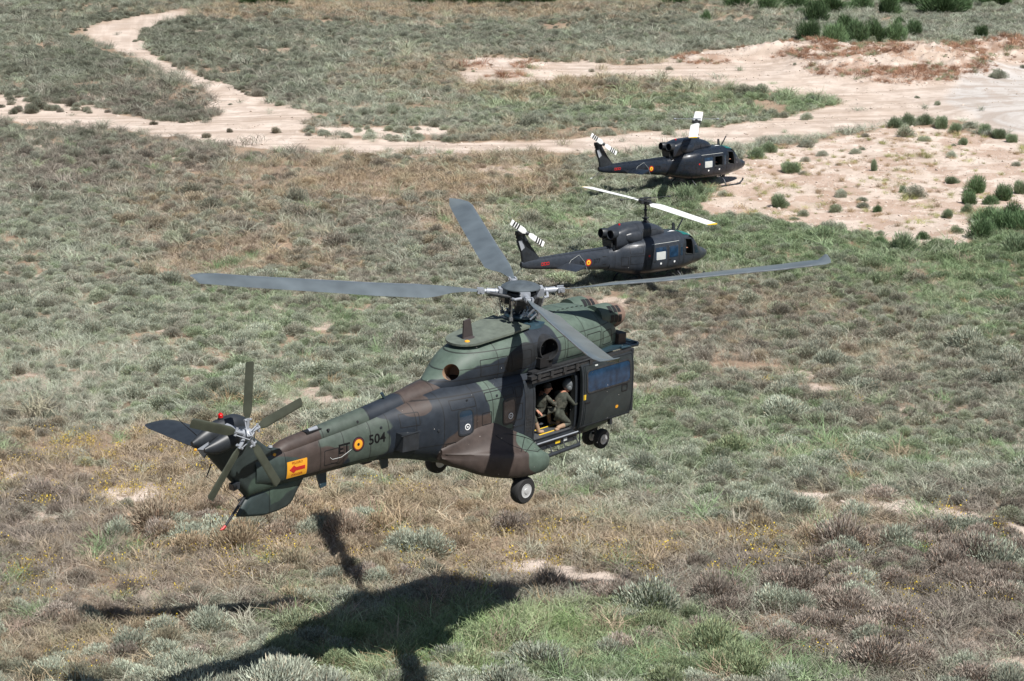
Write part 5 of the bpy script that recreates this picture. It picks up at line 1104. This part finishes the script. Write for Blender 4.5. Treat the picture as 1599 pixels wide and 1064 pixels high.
big = fbm(x / 7, y / 7, 2, 3); sx = r.lognormal(0, .28, len(x)) * (.72 + .75 * np.clip(big - .3, 0, 1)) * np.where(y > 130, .98, np.where(y < 62, 1.12, .92))
sx = np.where(near_heli(x, y, 1.2), sx * .7, sx); sz = sx * r.uniform(.75, 1.15, len(x)); sc = np.stack([sx * r.uniform(.85, 1.25, len(x)), sx, sz], 1)
tn = tints(kd, r, Wt); tn *= (.86 + .3 * fbm(x / 3, y / 3, 3, 3))[:, None]
inview = (px > -20) & (px < 1620) & (py > 0) & (py < 1080)
# the 260 biggest near shrubs one can tell apart are objects of their own
cand = np.where(inview & (py > 560) & (kd != KINDS.index('gold')) & (kd != KINDS.index('fresh')) & (sx > .9))[0]
scr = sx[cand] / y[cand]; chosen = cand[np.argsort(-scr)][:260]
mask = np.ones(len(x), bool); mask[chosen] = False
zz = z - .03
scatter('scrub', SHC, 5, np.stack([x, y, zz], 1)[mask], sc[mask], tn[mask], 21)
NAMES = {'sage': ('grey-green sage', (.36, .395, .31)), 'olive': ('dark olive', (.2, .2, .145)), 'purple': ('dry greyish brown', (.335, .29, .245)), 'green': ('leafy green', (.26, .315, .18))}
SHM = {}
for k, (lb, c_) in NAMES.items():
    mt = fixed_leaf(k + '_shrub_leaf', c_); SHM[k] = []
    for o in SH:
        me = o.data.copy(); me.name = 'shrub'; me.materials.clear(); me.materials.append(mt); SHM[k].append(me)
LBL = {}
REG = [['left of the tail rotor', 'above the tail boom', 'around the flying fuselage', 'right of the open door', 'at the middle right edge'],
       ['left of the tail skid', 'under the tail boom', 'around the near main wheel', 'left of the bare earth strip', 'beside the bare earth strip'],
       ['in the lower left corner', 'around the left of the shadow', 'beside the long green grass', 'right of the long green grass', 'in the lower right corner']]
ORD = ['leftmost', 'second', 'third', 'fourth', 'fifth', 'sixth', 'seventh', 'eighth', 'ninth', 'tenth', 'eleventh', 'twelfth', 'thirteenth', 'fourteenth', 'fifteenth', 'sixteenth', 'seventeenth', 'eighteenth', 'nineteenth', 'twentieth'] + [a + ' ' + b for a in ('twenty', 'thirty', 'forty') for b in ('first', 'second', 'third', 'fourth', 'fifth', 'sixth', 'seventh', 'eighth', 'ninth')]
def ordinal_labels(LBL):
    for (kind, reg), L_ in LBL.items():
        L_.sort(key=lambda t: t[0]); n = len(L_)
        for j, (_, o) in enumerate(L_):
            if n == 1: o['label'] = 'only one of the ' + kind + ' ' + reg
            elif j == 0: o['label'] = 'leftmost of the ' + kind + ' ' + reg
            elif j == n - 1: o['label'] = 'rightmost of the ' + kind + ' ' + reg
            elif j < n / 2: o['label'] = ORD[j] + ' from left among the ' + kind + ' ' + reg
            else: o['label'] = ORD[n - 1 - j] + ' from right among the ' + kind + ' ' + reg
for i in chosen:
    k = KINDS[kd[i]]; o = bpy.data.objects.new('shrub', SHM[k][int(r.integers(0, 5))]); COL.objects.link(o)
    o.location = (float(x[i]), float(y[i]), float(zz[i])); o.rotation_euler = (0, 0, float(r.uniform(0, 6.28))); o.scale = [float(q) for q in sc[i]]
    ci_ = min(4, int(max(0, px[i]) // 320)); ri_ = 0 if py[i] < 700 else (1 if py[i] < 830 else 2)
    LBL.setdefault((NAMES[k][0] + ' shrubs', REG[ri_][ci_]), []).append((float(px[i]), o)); o['category'] = 'shrub'; o['group'] = NAMES[k][0] + ' shrubs ' + REG[ri_][ci_]
ordinal_labels(LBL)
# low cover of dry tufts, grass and flowers
P = jitter_grid(33, 300, lambda y: .30 if y < 70 else (.42 if y < 110 else (.62 if y < 170 else .9)))
x, y = P[:, 0], P[:, 1]; z = height(x, y); Wt, px, py = zone_w(x, y, z); t, c, st = open_ground(x, y); mw = mound_w(x, y) * (y > 100)
Wt = Wt * np.array([.8, .8, 2.4, 1.6, 1.2, 1.5]); Wt /= Wt.sum(1, keepdims=True)
keep = ~near_heli(x, y, -.2) & (RNG.random(len(x)) < np.clip(.62 + .3 * (Wt[:, 2] + Wt[:, 3]) + (fbm(x / 2.5, y / 2.5, 4, 3) - .5) * 2.2, .08, 1)); keep &= ~t | (RNG.random(len(x)) < .012)
keep &= ~c | (RNG.random(len(x)) < np.where(fbm(x / 3, y / 3, 5, 3) > .50, .5, .12)); keep &= ~st | (RNG.random(len(x)) < .15); keep &= (mw < .2) | (RNG.random(len(x)) < .3 + .6 * (fbm(x / 2.5, y / 2.5, 3, 3) > .5))
x, y, z, Wt, c, mw = x[keep], y[keep], z[keep], Wt[keep], c[keep], mw[keep]; r = np.random.default_rng(6); kd = pick(Wt, r)
tn = tints(kd, r, Wt); tn = np.where(c[:, None], np.where(r.random((len(x), 1)) < .5, np.array([.33, .33, .14]), np.array([.36, .27, .17])) * r.uniform(.6, 1.3, (len(x), 1)), tn); tn = np.where((mw > .2)[:, None], np.array([.27, .15, .10]) * r.uniform(.6, 1.3, (len(x), 1)), tn)
s1 = r.lognormal(0, .25, len(x)) * np.where(y > 110, 1.5, 1.0) * np.where(c, .6, 1) * np.where(y > 170, 1.3, 1)
scatter('dry_grass', TFC, 4, np.stack([x, y, z - .01], 1), np.stack([s1 * 1.3, s1 * 1.3, s1], 1), tn, 22)
# long green grass
P = jitter_grid(36, 150, lambda y: .34 if y < 70 else .7)
x, y = P[:, 0], P[:, 1]; z = height(x, y); Wt, px, py = zone_w(x, y, z); t, c, st = open_ground(x, y)
g = Wt[:, 4] * .9 + Wt[:, 5] * 1.6; keep = ~near_heli(x, y) & ~t & ~c & (RNG.random(len(x)) < np.clip((g - .25 + (fbm(x / 1.6, y / 1.6, 5, 3) - .5) * 1.6) * 1.8, 0, .9)); x, y, z, Wt = x[keep], y[keep], z[keep], Wt[keep]
r = np.random.default_rng(8); s1 = r.lognormal(0, .25, len(x)) * 1.0; kd = np.where(r.random(len(x)) < Wt[:, 5] / (Wt[:, 4] + Wt[:, 5]), 5, 4); kd = np.where(r.random(len(x)) < .22, 2, kd)
scatter('long_grass', GFC, 2, np.stack([x, y, z - .01], 1), np.stack([s1 * 1.2, s1 * 1.2, s1], 1), tints(kd, r), 23, .2)
# small yellow flowers over the dry foreground
P = jitter_grid(36, 84, lambda y: .42)
x, y = P[:, 0], P[:, 1]; z = height(x, y); Wt, px, py = zone_w(x, y, z)
keep = (RNG.random(len(x)) < np.clip((Wt[:, 2] + Wt[:, 3] * .6 - .2) * 1.1, 0, .5)) & (fbm(x / 2, y / 2, 3, 3) > .5); x, y, z = x[keep], y[keep], z[keep]
s1 = RNG.lognormal(0, .25, len(x)); scatter('yellow_flowers', FLC, 3, np.stack([x, y, z], 1), np.stack([s1, s1, s1 * 1.2], 1), np.tile([.34, .27, .13], (len(x), 1)) * RNG.uniform(.8, 1.2, (len(x), 1)), 24)

# ---------------------------------------------------------------- green broom bushes one can count
BM = {'bush': fixed_leaf('broom_leaf', (.125, .2, .095)), 'pale': fixed_leaf('pale_broom_leaf', (.2, .26, .155)), 'dark': fixed_leaf('dark_evergreen_leaf', (.075, .125, .055)), 'grey': fixed_leaf('grey_scrub_leaf', (.24, .225, .17))}
BS = {k: [] for k in BM}
for k in BM:
    for i in range(3):
        o = plant('bush', shrub_parts(90 + i + (7 if k == 'dark' else 0), .5, .55, 380, 2900, .1, .0095, .03, .3), BM[k]); BS[k].append(o.data); COL.objects.unlink(o); bpy.data.objects.remove(o)
BUSH = [  # px, py of the base, width m, height m, kind, label or None, group
 (1275, 36, 3.6, 3.0, 'dark', 'tallest dark green bush standing behind the broom thicket at upper right', None),
 (1262, 66, 3.6, 2.6, 'dark', 'dark green broom bush at the left end of the thicket behind the spoil heaps', None), (1300, 70, 3.4, 2.4, 'bush', None, 0), (1340, 68, 3.6, 2.6, 'bush', None, 0), (1370, 66, 3.4, 2.6, 'dark', None, 0), (1400, 66, 3.2, 2.2, 'bush', None, 0), (1428, 60, 2.8, 2.0, 'bush', None, 0), (1322, 54, 3.2, 2.4, 'dark', None, 0),
 (1532, 60, 2.0, 1.5, 'dark', 'small round dark bush alone near the upper right corner', None), (1103, 34, 1.8, 1.3, 'bush', 'small green bush alone by the pale patch left of the thicket', None), (1405, 40, 1.6, 1.1, 'bush', 'low green bush above the right end of the thicket', None),
 (1396, 200, 1.6, .9, 'pale', None, 1), (1416, 196, 1.9, 1.0, 'pale', None, 1), (1445, 195, 1.6, .9, 'pale', None, 1), (1470, 200, 1.9, 1.0, 'pale', None, 1), (1492, 207, 1.4, .8, 'pale', None, 1), (1538, 208, 1.6, .8, 'pale', None, 1), (1560, 214, 1.5, .8, 'pale', None, 1), (1580, 220, 1.3, .7, 'pale', None, 1), (1505, 225, 1.1, .6, 'pale', None, 1),
 (1525, 300, 1.8, 1.2, 'bush', 'rounded green bush in the middle of the sandy clearing, taller than its neighbours', None), (1513, 318, 1.5, .8, 'bush', None, 2), (1567, 313, 1.6, 1.1, 'bush', None, 2), (1592, 302, 1.5, .9, 'pale', None, 2), (1545, 318, 1.3, .6, 'bush', None, 2), (1510, 332, 1.2, .6, 'pale', None, 2), (1485, 285, 1.3, .5, 'pale', None, 2), (1364, 268, .6, .9, 'pale', None, 2), (1410, 300, .8, .5, 'pale', None, 2), (1370, 330, .7, .5, 'bush', None, 2), (1480, 340, .8, .6, 'pale', None, 2),
 (1535, 372, 2.2, 1.3, 'bush', None, 3), (1565, 362, 2.4, 1.3, 'bush', None, 3), (1596, 365, 2.4, 1.4, 'bush', None, 3), (1545, 352, 2.2, 1.1, 'bush', None, 3), (1580, 345, 2.2, 1.2, 'bush', None, 3), (1620, 350, 2.2, 1.2, 'bush', None, 3), (1590, 395, 2.2, 1.2, 'pale', None, 3), (1410, 392, 2.0, 1.2, 'pale', None, 3), (1460, 388, 1.4, .7, 'bush', None, 3), (1375, 385, 1.2, .8, 'bush', None, 3), (1440, 372, 1.2, .5, 'bush', None, 3),
 (1070, 318, 2.0, 1.3, 'pale', None, 4), (1092, 308, 1.6, 1.0, 'pale', None, 4), (1215, 322, 1.6, .9, 'pale', 'grey-green bush at the left edge of the sandy clearing', None), (1235, 270, 2.0, .8, 'pale', None, 4), (1180, 248, 1.6, .8, 'pale', None, 4), (1200, 238, 1.8, .8, 'pale', None, 4),
 (395, 2, 4.5, 3.0, 'dark', None, 5), (430, 1, 3.5, 2.4, 'dark', None, 5), (660, 1, 5, 2.6, 'bush', None, 5), (700, -1, 5, 3, 'dark', None, 5), (745, 0, 5, 3.2, 'dark', None, 5), (800, 1, 5, 3, 'dark', None, 5), (850, 0, 5, 2.6, 'bush', None, 5), (1055, 4, 3.6, 2.2, 'dark', None, 5), (1150, 9, 4.5, 3.2, 'dark', None, 5), (1198, 10, 4.2, 3.0, 'bush', None, 5), (1240, 8, 4.2, 3.0, 'bush', None, 5),
 (1300, 13, 4.2, 2.8, 'dark', None, 5), (1345, 10, 4, 2.6, 'bush', None, 5), (1384, 15, 4.2, 3.4, 'dark', None, 5), (1470, 18, 5.2, 3.4, 'dark', None, 5), (1500, 14, 4, 2.6, 'bush', None, 5), (1250, 20, 2, 1.4, 'bush', None, 5), (1560, 6, 6, 3.4, 'dark', None, 5), (1610, 8, 6, 3.4, 'dark', None, 5), (560, 0, 4, 2, 'bush', None, 5), (1420, 3, 5, 3, 'dark', None, 5), (950, 2, 4, 2.4, 'bush', None, 5), (1000, 0, 5, 3, 'dark', None, 5), (900, -1, 5, 2.8, 'dark', None, 5), (1100, 0, 5, 3, 'bush', None, 5),
 (232, 172, 1.5, .8, 'dark', None, 6), (134, 172, 1.4, .7, 'dark', None, 6), (48, 176, 1.5, .7, 'dark', None, 6), (240, 194, 1.2, .5, 'pale', None, 6), (358, 208, .8, .6, 'pale', None, 6), (430, 208, 1.2, .8, 'pale', None, 6), (322, 216, 1.6, .6, 'dark', None, 6), (380, 146, 1.0, .5, 'pale', None, 6), (325, 186, .9, .4, 'pale', None, 6)]
GRP = {0: ('broom bush in the dark green thicket behind the spoil heaps', 'broom bushes of the thicket behind the spoil heaps'), 1: ('low green bush in the row between the gravel turn and the sandy clearing', 'low bushes along the gravel turn'), 2: ('small green bush growing alone on the sandy clearing', 'small bushes on the sandy clearing'),
       3: ('bright green bush on the lower right edge of the sandy clearing', 'bushes on the lower edge of the sandy clearing'), 4: ('pale green bush beside the nose or tail of the helicopter at the track', 'bushes near the helicopter at the track'), 5: ('green bush in the line along the far edge of the scrub', 'bushes along the far edge of the scrub'), 6: ('single low bush on the pale earth of the dirt track fork', 'bushes on the dirt track')}
GRP[4] = ('pale green bush near the helicopter parked beside the dirt track', 'bushes near the helicopter at the track')
BL = {}
for px_, py_, wd, ht, k, lb, gr in BUSH:
    if gr == 5:
        if px_ in (950, 1000, 900, 1100, 560, 1610): continue
        py_ += 6 + (px_ * 7) % 5; wd *= .7 + .6 * random.random(); ht *= .65 + .4 * random.random()
    if gr == 6: ht *= .6; wd *= .8; k = 'grey'
    bx, by = unproj(px_, py_); o = bpy.data.objects.new('bush', BS[k][random.randrange(3)]); COL.objects.link(o)
    bz = float(height(np.array([float(bx)]), np.array([float(by)]))[0]); o.location = (float(bx), float(by), bz - .05); o.rotation_euler = (0, 0, random.random() * 6.28)
    o.scale = (wd, wd * random.uniform(.8, 1.1), ht / .55); o['category'] = 'bush'
    if gr is None: o['label'] = lb
    else: o['group'] = GRP[gr][1]; BL.setdefault((GRP[gr][1], ''), []).append((px_, o))

ordinal_labels(BL)
for (kk, _), L_ in BL.items():
    for _, o in L_: o['label'] = o['label'].strip()
# rusty dead weeds along the crest of the spoil mounds
P = jitter_grid(120, 215, lambda y: .5); x, y = P[:, 0], P[:, 1]; mw = mound_w(x, y); keep = (mw > .22) & (RNG.random(len(x)) < np.clip((fbm(x / 3.5, y / 2.2, 0, 3) - .46) * 7, 0, .8)); x, y = x[keep], y[keep]
s1 = RNG.lognormal(.35, .3, len(x)); rc = np.where(RNG.random((len(x), 1)) < .8, np.array([.34, .2, .13]), np.array([.24, .27, .16]))
scatter('dead_weeds', TFC, 4, np.stack([x, y, height(x, y)], 1), np.stack([s1 * 1.3, s1, s1 * .8], 1), rc * RNG.uniform(.7, 1.3, (len(x), 1)), 43)
# stones on the bare ground
def rock(seed):
    bm = bmesh.new(); bmesh.ops.create_icosphere(bm, subdivisions=2, radius=.5); q = np.random.default_rng(seed); dd = unit(q.normal(size=(9, 3)))
    for v in bm.verts:
        k_ = max(0, float(np.max(dd @ np.array(v.co)) * 2)); v.co *= .75 + .3 * k_ ** 2; v.co.z *= .6
    me = bpy.data.meshes.new('stone_source'); bm.to_mesh(me); bm.free(); me.materials.append(STM); o = bpy.data.objects.new('stone_source', me); COL.objects.link(o); return o
STM = bpy.data.materials.new('stone'); STM.use_nodes = True; _n = STM.node_tree; _a = _n.nodes.new('ShaderNodeAttribute'); _a.attribute_type = 'INSTANCER'; _a.attribute_name = 'tint'; _n.links.new(_a.outputs['Color'], _n.nodes['Principled BSDF'].inputs['Base Color']); _n.nodes['Principled BSDF'].inputs['Roughness'].default_value = .9
STC = hidden_collection('stone_sources', [rock(i) for i in range(4)])
P = jitter_grid(60, 215, lambda y: .42 if y < 150 else .5); x, y = P[:, 0], P[:, 1]; t, c, st = open_ground(x, y); mw = mound_w(x, y) * (y > 100)
edge = fbm(x / 2, y / 2, 4, 4); keep = (c & (RNG.random(len(x)) < .75)) | (st & (RNG.random(len(x)) < .8)) | ((mw > .15) & (RNG.random(len(x)) < .7)) | (t & (edge > .55) & (RNG.random(len(x)) < .35)); x, y = x[keep], y[keep]
s1 = np.minimum(RNG.lognormal(-2.5, .5, len(x)), .28) * np.where(mound_w(x, y) > .15, 1.25, 1.0); g_ = RNG.uniform(.75, 1.1, (len(x), 1))
scatter('stones', STC, 4, np.stack([x, y, height(x, y) + s1 * .05], 1), np.stack([s1 * 1.3, s1, s1], 1), np.array([.55, .47, .4]) * g_, 41, .4)

# chaff blown up by the rotor wash around the flying helicopter
r = np.random.default_rng(31); n = 240; V = []; F = []
wp = (puma.matrix_world @ Vector((-2, -3.2, 2.0)))
for i in range(n):
    c_ = np.array([wp.x, wp.y, wp.z]) + r.normal(size=3) * [3.6, 1.1, 1.6]; s_ = r.uniform(.006, .014); o_ = len(V)
    for q in unit(r.normal(size=(4, 3))) * s_: V.append(tuple(c_ + q))
    F += [(o_, o_ + 1, o_ + 2), (o_, o_ + 2, o_ + 3), (o_, o_ + 3, o_ + 1), (o_ + 1, o_ + 3, o_ + 2)]
ch_ = MB().add(V, F).build('blown_chaff', mat('pale_chaff', (.55, .52, .48), .9), None, smooth=False); ch_['kind'] = 'stuff'
